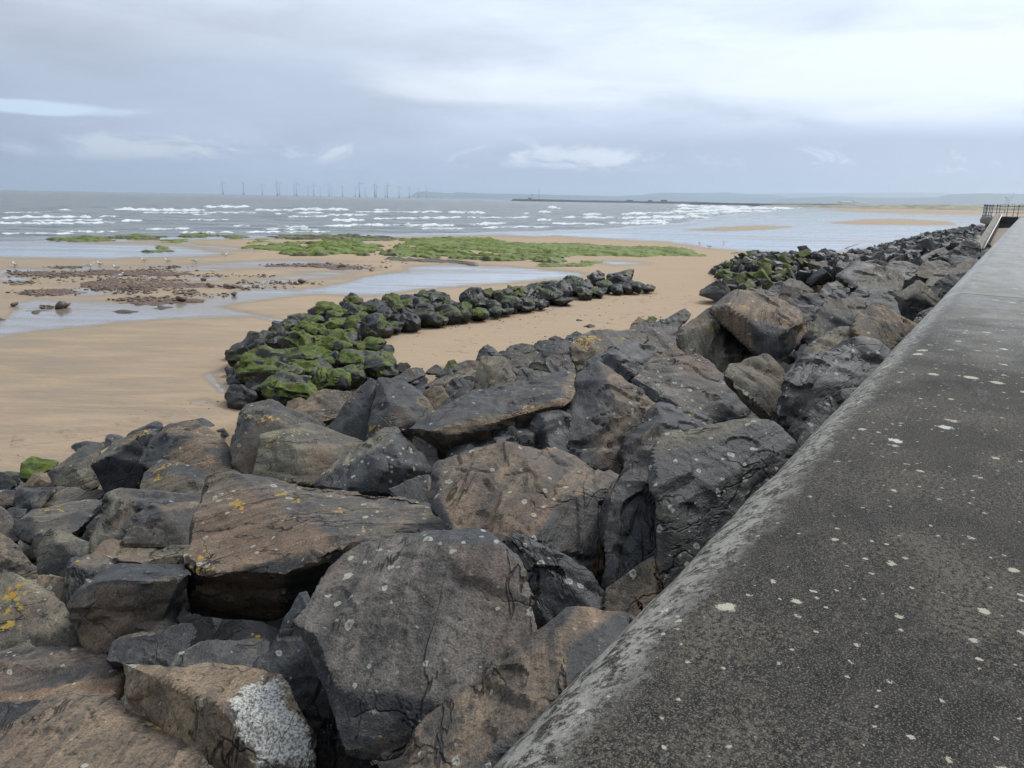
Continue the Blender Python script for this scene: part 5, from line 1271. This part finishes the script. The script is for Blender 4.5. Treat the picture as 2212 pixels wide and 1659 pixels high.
B('grey rounded boulder of the far right group beside the ramp end', [(1964,574,1),(1992,552,5),(2036,534,7.6),(2054,548,6.4),(2052,572,2),(2000,582,0)], tan=.4, res=22)
B('great pale boulder at the foot of the ramp parapet', [(2046,572,1),(2060,536,5),(2086,521,7.6),(2112,529,7),(2118,550,4),(2100,566,1),(2066,580,0)], tan=.45, res=24)
B('dark boulder at the lower end of the ramp', [(2108,548,1),(2116,530,5),(2132,525,7),(2142,534,5),(2134,552,1)], tan=.1, res=16)
B('flat pale topped stone wedged at the lower end of the ramp', [(2120,556,1),(2130,544,5),(2146,540,7),(2148,548,3),(2132,560,0)], tan=.1, wht=.3, res=14)
B('dull boulder with a pale streak left of the pale parapet boulder', [(1900,590,0),(1925,580,4),(1960,582,5),(1980,594,3),(1950,606,0)], tan=.35, res=18)
B('flat smooth grey boulder at the sand edge before the small far rocks', [(1764,636,1),(1782,615,5),(1812,603,7.6),(1830,610,6),(1812,630,2),(1780,644,0)], tan=.15, res=20)
B('low dark stone between the flat grey boulder and the wide low one', [(1790,648,0),(1806,632,4),(1830,618,6),(1842,626,4),(1820,648,0)], tan=.25, res=14)

# ------------------------------------------------------------------ the curved groyne of weed covered boulders
def bbox_pts(x0, y0, x1, y1, rs, n=7):
    cx, cy, w, h = (x0 + x1) / 2, (y0 + y1) / 2, (x1 - x0) / 2, (y1 - y0) / 2
    a0 = rs.uniform(0, 6.28); out = []
    for i in range(n):
        a = a0 + (i + rs.uniform(-.38, .38)) / n * 2 * math.pi
        ca, sa = math.cos(a), math.sin(a); m = max(abs(ca), abs(sa)) ** .55
        r = rs.uniform(.80, 1.14)
        x, y = cx + w * ca / m * r, cy + h * sa / m * r
        out.append((x, y, 3.2 - 3.2 * (y - cy) / h + rs.uniform(-.5, .5)))
    sx = rs.choice([-1, 1])
    out.append((cx + sx * w * rs.uniform(.05, .5), cy - h * rs.uniform(.1, .5), rs.uniform(-.2, 1.6)))
    out.append((cx - sx * w * rs.uniform(.2, .6), cy - h * rs.uniform(-.2, .3), rs.uniform(-.6, 1.4)))
    out.append((cx + sx * w * rs.uniform(-.3, .5), cy + h * rs.uniform(.3, .6), rs.uniform(-2.4, -1.0)))
    return out
def c9(q):      # crop 900,1050 at 2.16 -> tracing pixels
    return (486 + q[0] / 4, 567 + q[1] / 4, 486 + q[2] / 4, 567 + q[3] / 4)
def c13(q):     # crop 1300,650 at 1.58
    return (702 + q[0] / 2.926, 351 + q[1] / 2.926, 702 + q[2] / 2.926, 351 + q[3] / 2.926)
GA = [((60,640,380,890),.22),((220,590,480,720),.15),((390,530,520,650),.4),((470,500,600,600),.4),((550,440,770,530),.15),((690,460,850,550),.75),((590,510,860,640),.95),((480,600,740,760),.75),((780,345,1000,460),.6),((860,380,1040,500),.8),((1000,360,1220,480),.6),((1020,280,1170,370),.65),((840,480,1120,580),.8),((1040,450,1230,640),.6),((1180,450,1390,650),.5),((870,560,1150,700),.75),((730,620,900,740),.8),((790,640,1110,800),.85),((1100,680,1220,770),.75),((1200,650,1400,770),.75),((500,740,980,870),.6),((160,770,610,1050),.85),((500,840,850,1000),.8),((820,820,960,890),.7),((1020,760,1420,900),.65),((1190,830,1470,1000),.7),((780,910,1070,1100),.95),((980,880,1210,1050),.6),((340,980,780,1200),.7),((1190,330,1410,460),.25),((1310,380,1440,520),.1),((1370,275,1540,370),.6),((1400,340,1540,450),.2),((1500,310,1620,420),.5),((1530,275,1670,350),.2),((1590,300,1760,390),.25),((1430,440,1550,520),.15),((1530,440,1700,570),.03),((1520,390,1620,460),.15),((1330,540,1450,610),.0),((1370,500,1550,590),.1),((1620,370,1870,530),.2),((1670,240,1830,300),.45),((1700,260,1930,370),.6),((1850,340,2060,430),.4),((1780,350,1860,400),.0),((1850,380,2040,500),.4),((1820,460,1930,530),.15),((2000,350,2150,490),.4)]
GB = [((870,800,1020,930),.55),((985,795,1080,870),.25),((1010,865,1115,935),.15),((920,920,1045,980),.75),((1040,915,1125,965),.05),((1065,790,1180,880),.6),((1150,775,1340,860),.65),((1120,840,1240,930),.2),((1230,850,1345,910),.4),((1250,770,1370,850),.2),((1340,830,1440,880),.05),((1350,740,1480,810),.2),((1370,790,1500,880),.25),((1440,840,1560,890),.1),((1470,745,1560,840),.05),((1510,715,1620,800),.25),((1560,750,1710,830),.2),((1660,690,1760,760),.2),((1780,685,1945,780),.5),((1720,740,1820,810),.35),((1860,760,1960,815),.03),((1940,755,2010,815),.05),((2000,770,2080,810),.1),((1680,790,1780,840),.1),((1580,790,1700,850),.15),((1330,870,1400,915),.0),((1120,920,1190,950),.0),((1220,905,1320,930),.0),((1800,770,1880,820),.2),((1420,800,1500,860),.2)]
GC = [((0,890,100,990),.0),((120,875,200,980),.05),((30,970,170,1060),.0),((20,1080,260,1260),.04),((190,1020,360,1130),.0),((260,1110,370,1180),.0),((650,1120,760,1180),.2),((600,960,720,1010),.1),((1500,1000,1660,1060),.0),((1380,985,1480,1030),.1)]
G2n = 'weed covered boulders of the curved groyne'
gi = 0
def groyne_rock(b, moss, lab, zb=.18):
    global gi
    gi += 1; rs = np.random.default_rng(500 + gi)
    x0, y0, x1, y1 = b
    gx, gy = 1.16, 1.18
    cx, cy = (x0 + x1) / 2, (y0 + y1) / 2
    b2 = (cx + (x0 - cx) * gx, cy + (y0 - cy) * gy, cx + (x1 - cx) * gx, cy + (y1 - cy) * gy)
    pts = bbox_pts(*b2, rs)
    P = gz(cx, b2[3], zb); D = float((P - Cv) @ Fv)
    tan = rs.uniform(.0, .35) if moss < .06 else .1
    return R(lab, pts, tan=tan, moss=max(moss, 0), wht=.08, D=D, ext=.25, thick=.4, group=G2n, res=int(np.clip((x1 - x0) / 3.4, 8, 20)), p=110, ledge=1.9, tone=rs.uniform(.35, .6), seed=9000 + gi, rough=1.15)
def glabel(moss, b):
    cx, cy = (b[0] + b[2]) / 2, (b[1] + b[3]) / 2
    look = 'bright green' if moss >= .7 else 'mostly green' if moss >= .5 else 'green flecked black' if moss >= .3 else 'black weedy' if moss >= .1 else 'bare grey'
    sec = 'near end' if cy > 775 and cx < 860 else 'broad bend' if cx < 790 else 'middle arm' if cx < 1000 else 'far arm' if cx < 1230 else 'far tip'
    edge = np.interp(cx, [500, 620, 700, 830, 900, 1000, 1100, 1200, 1300, 1400], [860, 870, 855, 760, 712, 690, 672, 655, 640, 628])
    row = 'foot' if b[3] > edge - 10 else ('crest' if b[1] < np.interp(cx, [500, 560, 640, 700, 760, 900, 1100, 1300, 1400], [755, 715, 690, 668, 650, 640, 625, 595, 610]) else 'side')
    return '%s boulder, %s of curved groyne, %s row' % (look, sec, row)
items = []
for Q, fn in ((GA, c9), (GB, c13)):
    for q, mo in Q:
        b = fn(q); mo = mo * (1.0 if fn is c9 else .75); o = groyne_rock(b, mo, 'boulder'); items.append((o, glabel(mo, b), (b[0] + b[2]) / 2))
for q, mo in GC:
    b = c9(q); o = groyne_rock(b, mo, 'stone', .02); items.append((o, 'bare brown grey stone at the root of the curved groyne', (b[0] + b[2]) / 2))
for (x0, y0, x1, y1) in [(1212, 658, 1234, 666), (1262, 702, 1284, 712), (1245, 690, 1258, 697), (1551, 578, 1580, 587), (1610, 590, 1640, 598)]:
    o = groyne_rock((x0, y0, x1, y1), .05, 'stone', -.06); items.append((o, 'small dark stone alone on the open sand between the rock groups', x0))
single_out(items)
def groyne_fill():
    rs = np.random.default_rng(61); VV, FF, fa, tn = [], [], [], []; off = 0
    PR = []
    for i in range(16):
        q = rs.normal(size=(8, 3)); q /= np.linalg.norm(q, axis=1)[:, None]
        PR.append(rock_mesh(q * np.array([1.3, 1.0, .85]), 5, 7100 + i, 90, 1.0, .8)[1:4])
    boxes = [c9(q) for q, _ in GA] + [c13(q) for q, _ in GB]
    for b in boxes:
        for k in range(3):
            x = rs.uniform(b[0], b[2]); y = b[3] - rs.uniform(-.05, .3) * (b[3] - b[1])
            P = gz(x, y, .1); r = rs.uniform(.28, .42)
            X, Fc, fac = PR[rs.integers(16)]; an = rs.uniform(0, 6.28); ca, sa = math.cos(an), math.sin(an)
            X = np.c_[X[:, 0] * ca - X[:, 1] * sa, X[:, 0] * sa + X[:, 1] * ca, X[:, 2]] * r
            VV.append(X + P + np.array([0, 0, rs.uniform(0, .2)])); FF.append(Fc + off); off += len(X); fa.append(fac); tn.append(np.full(len(X), .4))
    me = mesh_from('groyne_stones', np.concatenate(VV), np.concatenate(FF), ROCK, attrs={'facet': np.concatenate(fa), 'tone': np.concatenate(tn)})
    o = link('groyne_stones', me, label='black weedy stones packed between the boulders of the curved groyne', cat='stones', kind='stuff'); o.color = (0, .18, 0, .05)
groyne_fill()

# ------------------------------------------------------------------ small far armour rocks: individuals in front, the rest as one mass
def scatter_far():
    rs = np.random.default_rng(77); pts = []
    def spur(u, n):
        if not (38 < u < 77 and 10 < n < 20): return -1.0
        return sd_poly(np.array([u]), np.array([n]), [(38, 10.5), (40, 12), (44, 13.6), (50, 16.3), (55, 18.6), (58.5, 18.9), (62, 17.4), (66, 15), (70, 13.4), (76, 10.5)])[0]
    tries = 0
    cells = {}
    while tries < 60000 and len(pts) < 1900:
        tries += 1
        u = 37 + (rs.random() ** 1.25) * 120; n = rs.uniform(.4, 19.2)
        nt = ntoe(u) + .4
        insp = spur(u, n) > 0 if n > 10.5 else False
        if n > nt and not insp: continue
        if 57 < u < 91 and n < 2.5: continue
        if u < 50 and n < np.interp(u, [37, 43, 46, 50], [13, 11.5, 8.0, 2.0]): continue
        rad = rs.uniform(.48, .80) * (1.0 if not insp else .78)
        ci = (int(u // 1.5), int(n // 1.5)); ok = True
        for a in (-1, 0, 1):
            for b in (-1, 0, 1):
                for (u2, n2, r2) in cells.get((ci[0] + a, ci[1] + b), ()):
                    if (u - u2) ** 2 + (n - n2) ** 2 < ((.58 if insp else .68) * (rad + r2)) ** 2: ok = False
        if not ok: continue
        cells.setdefault(ci, []).append((u, n, rad))
        z = zslope(u, n) if n < nt - .4 else 0
        if insp: z = max(z, 1.15 * sstep(spur(u, n), 0, 2.4))
        if n > 6 and not insp: z = z + .35
        pts.append((u, n, z, rad, insp))
    P = np.array([W(u, n, z + .55 * r * 0 + .18) for u, n, z, r, _ in pts])
    px, py = proj(P); d = (P - Cv) @ Fv
    size = np.array([p[3] for p in pts]) / d * FPX
    grn_ = [i for i, q in enumerate(pts) if q[4] and 43 < q[0] < 58 and q[1] < 17.6]
    grn_ = sorted(grn_, key=lambda i: -size[i])[:80]
    ind = set(list(np.argsort(-size)[:80]) + grn_); gset = set(grn_)
    VV, FF, fa, tn = [], [], [], []; off = 0
    def proto(res, k, ledge):
        out = []
        for i in range(k):
            rr = np.random.default_rng(3000 + i + res * 100)
            q = rr.normal(size=(8, 3)); q /= np.linalg.norm(q, axis=1)[:, None]
            q = q * np.array([rr.uniform(1.0, 1.6), rr.uniform(.85, 1.25), rr.uniform(.7, 1.1)]) * rr.uniform(.9, 1.25, (8, 1))
            out.append(rock_mesh(q, res, 3000 + i, 120, 1.0, ledge)[1:4])
        return out
    PH = proto(8, 26, .8); PL = proto(3, 30, 0)
    items = []
    for i, (u, n, z, r, insp) in enumerate(pts):
        rr = np.random.default_rng(3000 + i)
        rad = rr.uniform(0, 6.28); tl = rr.normal(size=2) * .35
        rot = np.array((Matrix.Rotation(rad, 3, 'Z') @ Matrix.Rotation(tl[0], 3, 'X') @ Matrix.Rotation(tl[1], 3, 'Y')))
        c = W(u, n, z + .28 * r + rr.uniform(-.12, .22))
        green = i in gset and rr.random() < .8
        if i in ind:
            X, Fc, fac = PH[i % 26]; X = (X * r) @ rot.T
            me = mesh_from('armour_rock', X, Fc, ROCK, attrs={'facet': fac, 'tone': np.full(len(X), rr.uniform(.3, .7))})
            row = 'by the sand' if n > 9.5 else 'mid slope' if n > 5 else 'high up'
            sd_ = 'near side' if u < 46.5 else 'middle' if u < 50 else 'crest' if u < 54 else 'far side'
            lab = ('green small rock on the %s of the short spur' % sd_) if green else ('blackish small rock on the %s of the short spur' % sd_ if insp else 'small angular rock %s, %s part of far slope' % (row, 'nearest' if u < 48 else 'near' if u < 52 else 'middle' if u < 58 else 'farther'))
            o = link('armour_rock', me, loc=c, label=lab, cat='rock', group='small rocks of the far slope and spur')
            items.append((o, lab, px[i]))
            o.color = (rr.uniform(-.1, .35) if not insp else .1, (rr.uniform(.85, 1.15) if green else (.2 if insp else 0)), 0, .1)
        else:
            X, Fc, fac = PL[i % 30]; X = (X * r) @ rot.T
            VV.append(X + c); FF.append(Fc + off); off += len(X); fa.append(fac); tn.append(np.full(len(X), rr.uniform(.25, .75)))
    single_out(items)
    me = mesh_from('far_armour_rocks', np.concatenate(VV), np.concatenate(FF), ROCK, attrs={'facet': np.concatenate(fa), 'tone': np.concatenate(tn)})
    o = link('far_armour_rocks', me, label='mass of small dark angular rocks on the slope receding towards the landing', cat='rocks', kind='stuff')
    o.color = (.12, 0, 0, .1)
scatter_far()

# rubble glimpsed in the gaps between the big boulders
def filler():
    rs = np.random.default_rng(99); VV, FF, fa, tn = [], [], [], []; off = 0
    PR = []
    for i in range(20):
        q = rs.normal(size=(10, 3)); q /= np.linalg.norm(q, axis=1)[:, None]
        PR.append(rock_mesh(q * np.array([1.3, 1.0, .8]), 4, 7000 + i, 50, 1.0, .5)[1:4])
    for i in range(620):
        u = rs.uniform(-6, 48) if i < 360 else rs.uniform(-1, 13); n = rs.uniform(.2, ntoe(u) - .1)
        r = rs.uniform(.28, .5)
        z = zslope(u, n) - (rs.uniform(1.0, 1.5) if i < 360 else rs.uniform(.75, 1.25)) * sstep(ntoe(u) - n, 0, 3) - .10
        X, Fc, fac = PR[i % 20]; an = rs.uniform(0, 6.28); ca, sa = math.cos(an), math.sin(an)
        X = np.c_[X[:, 0] * ca - X[:, 1] * sa, X[:, 0] * sa + X[:, 1] * ca, X[:, 2]] * r
        VV.append(X + W(u, n, z)); FF.append(Fc + off); off += len(X); fa.append(fac); tn.append(np.full(len(X), rs.uniform(.2, .7)))
    for i in range(110):                     # the slope goes on to the left of the view
        u = rs.uniform(-13, 6); n = rs.uniform(.6, ntoe(u) - .2); z = zslope(u, n) - .25
        px_, py_ = proj(W(u, n, z)[None])
        if ((W(u, n, z) - Cv) @ Fv) > .5 and px_[0] > -130: continue
        X, Fc, fac = PR[i % 20]; an = rs.uniform(0, 6.28); ca, sa = math.cos(an), math.sin(an)
        X = np.c_[X[:, 0] * ca - X[:, 1] * sa, X[:, 0] * sa + X[:, 1] * ca, X[:, 2]] * rs.uniform(.5, .75)
        VV.append(X + W(u, n, z)); FF.append(Fc + off); off += len(X); fa.append(fac); tn.append(np.full(len(X), rs.uniform(.3, .8)))
    me = mesh_from('gap_rubble', np.concatenate(VV), np.concatenate(FF), ROCK, attrs={'facet': np.concatenate(fa), 'tone': np.concatenate(tn)})
    o = link('gap_rubble', me, label='dark rubble lying deep in the gaps between the big boulders', cat='rubble', kind='stuff'); o.color = (.1, 0, 0, .1)
filler()

# ------------------------------------------------------------------ cobbles on the wet beach
CLUS = [(40,590,35,5,.5),(100,595,60,6,.6),(150,593,45,5,.6),(260,590,110,7,1),(330,587,50,6,.7),(290,610,110,8,1),(330,614,80,8,1),(50,612,35,5,.4),(100,632,60,7,.8),(75,635,30,4,.4),(220,622,40,6,.5),(280,628,60,8,.8),(340,620,70,8,.8),(310,647,60,5,.7),(370,648,40,5,.5),(400,632,28,5,.5),(460,595,60,3.5,.35),(540,597,50,3,.25),(500,620,24,4,.25),(640,573,60,3,.5),(700,574,60,4,.6),(780,578,60,5,.6),(640,612,60,5,.3),(560,622,60,4,.2),(140,578,40,2,.25),(100,665,14,3,.15),(370,577,40,3,.2),(560,610,60,6,.2),(440,640,60,5,.15),(880,567,90,4,.4),(200,603,120,14,.5),(330,600,140,20,.4)]
def cobble_mesh(i):
    rs = np.random.default_rng(8000 + i); q = rs.normal(size=(9, 3)); q /= np.linalg.norm(q, axis=1)[:, None]
    q = q * np.array([1.3, 1.0, .46]) * rs.uniform(.8, 1.15, (9, 1))
    c0, X, Fc, fac, S = rock_mesh(q, 2, i, 10, .5, 0); return X, Fc
COBS = [cobble_mesh(i) for i in range(14)]
def cobbles():
    rs = np.random.default_rng(21); VV, FF, tn = [], [], []; off = 0
    tot = sum(c[4] for c in CLUS)
    for (cx, cy, rx, ry, wt) in CLUS:
        for k in range(int(3300 * wt / tot)):
            a = rs.uniform(0, 6.28); rr = math.sqrt(rs.random()) * (1 + .25 * rs.normal())
            x, y = cx + rx * rr * math.cos(a), cy + ry * rr * math.sin(a)
            if y < 560: continue
            p = gz(x, y, 0.0); s = .055 + .13 * rs.random() ** 2.4
            X, Fc = COBS[rs.integers(14)]; an = rs.uniform(0, 6.28); ca, sa = math.cos(an), math.sin(an)
            V = np.c_[X[:, 0] * ca - X[:, 1] * sa, X[:, 0] * sa + X[:, 1] * ca, X[:, 2]] * s + p + np.array([0, 0, s * .28])
            VV.append(V); FF.append(Fc + off); off += len(V)
            tn.append(np.full(len(V), np.clip(rs.normal(.5 if x < 420 else .55, .25), 0, 1)))
    me = mesh_from('shore_cobbles', np.concatenate(VV), np.concatenate(FF), COBBLE, attrs={'tone': np.concatenate(tn)})
    link('shore_cobbles', me, label='spread of brown cobbles among the shallow pools on the left', cat='cobbles', kind='stuff')
cobbles()
def litter():
    rs = np.random.default_rng(41); VV, FF, tn = [], [], []; off = 0
    zones = [([(420, 890), (620, 880), (480, 900)], 0)]
    for k in range(520):
        m = rs.random()
        if m < .45:
            u = rs.uniform(4, 52); n = ntoe(u) + abs(rs.normal()) * .9 + .1; p = W(u, n, 0)
        elif m < .8:
            x = rs.uniform(860, 1420); y = np.interp(x, [860, 1000, 1200, 1420], [725, 700, 665, 630]) + abs(rs.normal()) * 9; p = gz(x, y, 0.0)
        else:
            p = gz(rs.uniform(900, 1650), rs.uniform(600, 740), 0.0)
        s = .018 + .05 * rs.random() ** 3
        X, Fc = COBS[rs.integers(14)]
        V = X * s + p + np.array([0, 0, .035]); VV.append(V); FF.append(Fc + off); off += len(V); tn.append(np.full(len(V), rs.random()))
    me = mesh_from('sand_litter', np.concatenate(VV), np.concatenate(FF), COBBLE, attrs={'tone': np.concatenate(tn)})
    link('sand_litter', me, label='tiny pebbles and weed scraps strewn on the sand beside the rocks', cat='pebbles', kind='stuff')
litter()
for x, y, s, tn_, lab in [(455,621,.34,.95,'pale tan stone standing at the edge of the shallow stream'),(492,622,.36,.55,'broad brown stone right of the pale tan one by the stream'),(506,623,.26,.2,'small dark stone beside the broad brown one'),(142,664,.42,.9,'upright pale stone in the stream at the left'),(130,667,.30,.15,'dark flat stone at the foot of the upright pale one'),(390,652,.34,.75,'rusty stone at the lower edge of the cobbles'),(506,640,.30,.1,'dark stone alone in the middle of the stream'),(650,612,.38,.75,'brown pointed stone on the wet sand right of the cobbles'),(440,607,.28,.7,'tan stone on the dry bar above the stream'),(30,662,.26,.15,'dark stone in the stream near the left edge'),(740,578,.3,.1,'dark stone at the reef end of the red pebbles')]:
    X, Fc = COBS[int(x) % 14]
    p = gz(x, y, 0.0)
    me = mesh_from('beach_stone', X * s * np.array([1, 1, 1.7]), Fc, COBBLE, attrs={'tone': np.full(len(X), tn_)})
    o = link('beach_stone', me, loc=p + np.array([0, 0, s * .45]), label=lab, cat='stone', group='single stones on the wet beach')
    o.rotation_euler = (0, 0, x * .37)
for q, lab, sd in (([(120,592),(180,586),(300,584),(390,588),(410,594),(340,598),(220,597),(140,598)], 'flat reddish brown weedy rock bed under the upper cobbles', 41),
                   ([(190,610),(260,603),(360,604),(430,612),(420,620),(340,623),(260,620),(210,617)], 'widest flat reddish weedy rock bed in the middle of the cobbles', 42),
                   ([(50,634),(90,628),(140,627),(170,632),(120,640),(70,640)], 'flat brown weedy rock bed at the lower left of the cobbles', 43),
                   ([(240,648),(300,642),(380,642),(400,650),(320,656),(260,654)], 'flat red brown rock bed at the lower edge of the cobbles', 44),
                   ([(600,575),(680,571),(780,573),(850,579),(780,584),(680,580)], 'long flat reddish pebbly bed right of the cobbles near the green reef', 45),
                   ([(20,592),(70,586),(110,592),(60,598)], 'small flat brown weedy bed at the far left of the cobbles', 46)):
    reef(q, .16, lab, .0, sd, cell=.14, group='flat reddish weedy beds among the cobbles', red=1.0, cat='rock bed')
# thin rock strips left dark in the stream
reef([(196,674),(250,670),(310,664),(330,666),(280,674),(220,677)], .14, 'dark red streak of flat rock lying in the stream', .0, 31, cell=.12, group='flat rocks in the stream')
reef([(68,672),(82,668),(92,674),(84,680),(72,678)], .16, 'small reddish flat rock in the stream at the left', .0, 32, cell=.10, group='flat rocks in the stream')
reef([(-20,690),(8,686),(14,692),(-20,697)], .14, 'reddish flat rock at the left edge of the stream', .0, 33, cell=.10, group='flat rocks in the stream')
reef([(104,580),(140,577),(172,577),(150,581),(112,583)], .14, 'thin reddish strip of flat rock above the cobbles', .0, 34, cell=.14, group='flat rocks in the stream')

# ------------------------------------------------------------------ gulls
def gull_proto():
    root = link('gull', None)
    prof = [(-.27, .16, .012), (-.20, .165, .040), (-.08, .165, .075), (.04, .175, .088), (.13, .20, .070), (.17, .245, .045), (.19, .285, .042), (.215, .305, .044), (.245, .305, .030), (.262, .300, .012)]
    v, f = tube([(x, 0, z) for x, z, r in prof], [r for *_, r in prof], 10); link('body', mesh_from('body', v, f, GULLW), parent=root)
    for s in (-1, 1):
        V = []; st = [(.10, .20, .02), (.02, .215, .055), (-.10, .20, .05), (-.24, .185, .025), (-.33, .17, .004)]
        for x, z, h in st:
            for dz in (-1, 0, 1):
                V.append((x, s * (.080 - .02 * abs(dz) - (.05 if x < -.2 else 0) - (.015 if x > .08 else 0)), z + dz * h - .01))
        for x, z, h in st:
            for dz in (-1, 0, 1):
                V.append((x, s * (.055 - .02 * abs(dz) - (.04 if x < -.2 else 0)), z + dz * h - .01))
        Fc = [(i * 3 + j, i * 3 + j + 1, (i + 1) * 3 + j + 1, (i + 1) * 3 + j) for i in range(4) for j in range(2)]
        Fc += [tuple(15 + q for q in reversed(ff)) for ff in Fc]
        link('wing', mesh_from('wing', V, Fc, GULLG), parent=root)
        v, f = tube([(.02, s * .03, .10), (.015, s * .03, .05), (.02, s * .03, 0), (.06, s * .032, -.004)], [.009, .007, .008, .012], 5)
        link('leg', mesh_from('leg', v, f, GULLB), parent=root)
    v, f = tube([(.258, 0, .300), (.295, 0, .297), (.312, 0, .286)], [.012, .009, .003], 6); link('bill', mesh_from('bill', v, f, GULLB), parent=root)
    return root
gp = gull_proto(); gk = list(gp.children)
GUL = [(33,577.5,150,'gull standing alone at the far left above the cobbles'),(216,576,160,'gull with its head up right of the two above the cobbles'),(195,579.5,20,'hunched gull at the edge of a pool above the cobbles'),(252,583.5,170,'gull feeding among the upper cobbles'),(312,567.5,165,'gull on the dry sand bar, upper middle of the left beach'),(363,568.5,170,'gull on the sand bar right of the upper middle one'),(423,569,10,'gull on wet sand, rightmost of the row above the cobbles'),(486,554.5,30,'gull on the far rim of the big pool'),(257,602,15,'gull low among the brown cobbles'),(1532,536,160,'gull standing in shallow water right of the long green reef'),(1511,528,40,'gull farther out on the wet sand beyond the reef end'),(1564,524,80,'small gull far out on the shining wet sand')]
for i, (x, y, hd, lab) in enumerate(GUL):
    if i == 0: r = gp
    else:
        r = gp.copy(); sc.collection.objects.link(r)
        for ch in gk:
            c = ch.copy(); sc.collection.objects.link(c); c.parent = r
    p = gz(x, y, .01); r.location = tuple(p); r.rotation_euler = (0, 0, math.radians(hd)); r.scale = (1.15,) * 3
    r['label'] = lab; r['category'] = 'gull'; r['group'] = 'gulls resting on the beach'

# ------------------------------------------------------------------ driftwood and stems
def drift(pts, rad, label, branches=()):
    P = [gzr(*q) for q in pts]; o = P[0]
    root = link('driftwood', None, loc=o, label=label, cat='driftwood', group='driftwood on the rocks')
    v, f = tube([p - o for p in P], rad, 8); link('trunk', mesh_from('trunk', v, f, WOOD), parent=root)
    for b, r in branches:
        Q = [gzr(*q) for q in b]; v, f = tube([p - o for p in Q], r, 6); link('branch', mesh_from('branch', v, f, WOOD), parent=root)
def gzr(x, y, D):
    return at(x, y, D)
D1 = slope_depth(1820, 556) - 1.2
drift([(1775, 553, D1), (1795, 551, D1), (1818, 555, D1 - .3), (1838, 557, D1 - .3), (1862, 550, D1)], [.10, .13, .14, .12, .05], 'forked bleached driftwood trunk lying over the small rocks', [([(1818, 555, D1 - .3), (1808, 547, D1 - .2), (1800, 541, D1)], [.09, .07, .03]), ([(1838, 557, D1 - .3), (1852, 549, D1 - .2), (1858, 543, D1)], [.08, .05, .03])])
D2 = slope_depth(1842, 536) - 1.0
drift([(1815, 541, D2), (1835, 533, D2), (1856, 526, D2)], [.05, .05, .03], 'dark thin branch lying over the rocks beyond the forked driftwood')
D3 = slope_depth(2072, 512) - 1.6
drift([(2060, 523, D3), (2074, 511, D3), (2088, 506, D3)], [.12, .14, .06], 'short tan driftwood log near the ramp parapet')
D4 = slope_depth(2010, 522) - 1.6
drift([(2008, 528, D4), (2016, 516, D4), (2024, 508, D4)], [.10, .12, .08], 'pale broken log among the rocks left of the ramp parapet')
def stem(x0, y0, x1, y1, dD, label, name='dry_stem'):
    D = slope_depth(x0, y0) * .93
    a = at(x0, y0, D); b = at(x1, y1, D - dD); o = a
    root = link(name, None, loc=o, label=label, cat='dry stem', group='dry stems at the foot of the wall')
    v, f = tube([a - o, (a + b) / 2 - o + np.array([.01, 0, .01]), b - o], [.005, .004, .002], 6); link('stalk', mesh_from('stalk', v, f, TWIG), parent=root)
    rs = np.random.default_rng(int(x0)); parts = []
    for k in np.linspace(.35, 1, 9):
        p = a + (b - a) * k - o; parts.append(tube([p, p + rs.normal(size=3) * .007 + np.array([0, 0, .008])], [.004, .002], 5))
    v, f = join(parts); link('seed_head', mesh_from('seed_head', v, f, TWIG), parent=root)
stem(1436, 1285, 1412, 1238, .05, 'dark red dry stem sticking up at the foot of the wall')
stem(1388, 1328, 1371, 1290, .05, 'short straw coloured dry stem by the foot of the wall')

# ------------------------------------------------------------------ haze
HZ = (-21000, 21000, -60, 24000, -2.0, 390)
lo = [np.array((HZ[0], HZ[2], HZ[4])), np.array((HZ[1], HZ[2], HZ[4])), np.array((HZ[1], HZ[3], HZ[4])), np.array((HZ[0], HZ[3], HZ[4]))]
hi = [p + np.array([0, 0, HZ[5] - HZ[4]]) for p in lo]
hm = bpy.data.materials.new('sea_haze'); hm.use_nodes = True
ht = NT(hm.node_tree); ht.n.clear()
ho = ht.new('ShaderNodeOutputMaterial'); pv = ht.new('ShaderNodeVolumePrincipled')
pv.inputs['Color'].default_value = (.78, .89, 1.0, 1); pv.inputs['Density'].default_value = 9.0e-5; pv.inputs['Anisotropy'].default_value = .7
ht.l.new(pv.outputs[0], ho.inputs['Volume'])
link('haze', boxmesh('haze', lo, hi, hm), kind='stuff', label='pale even sea haze over the whole bay', cat='haze')
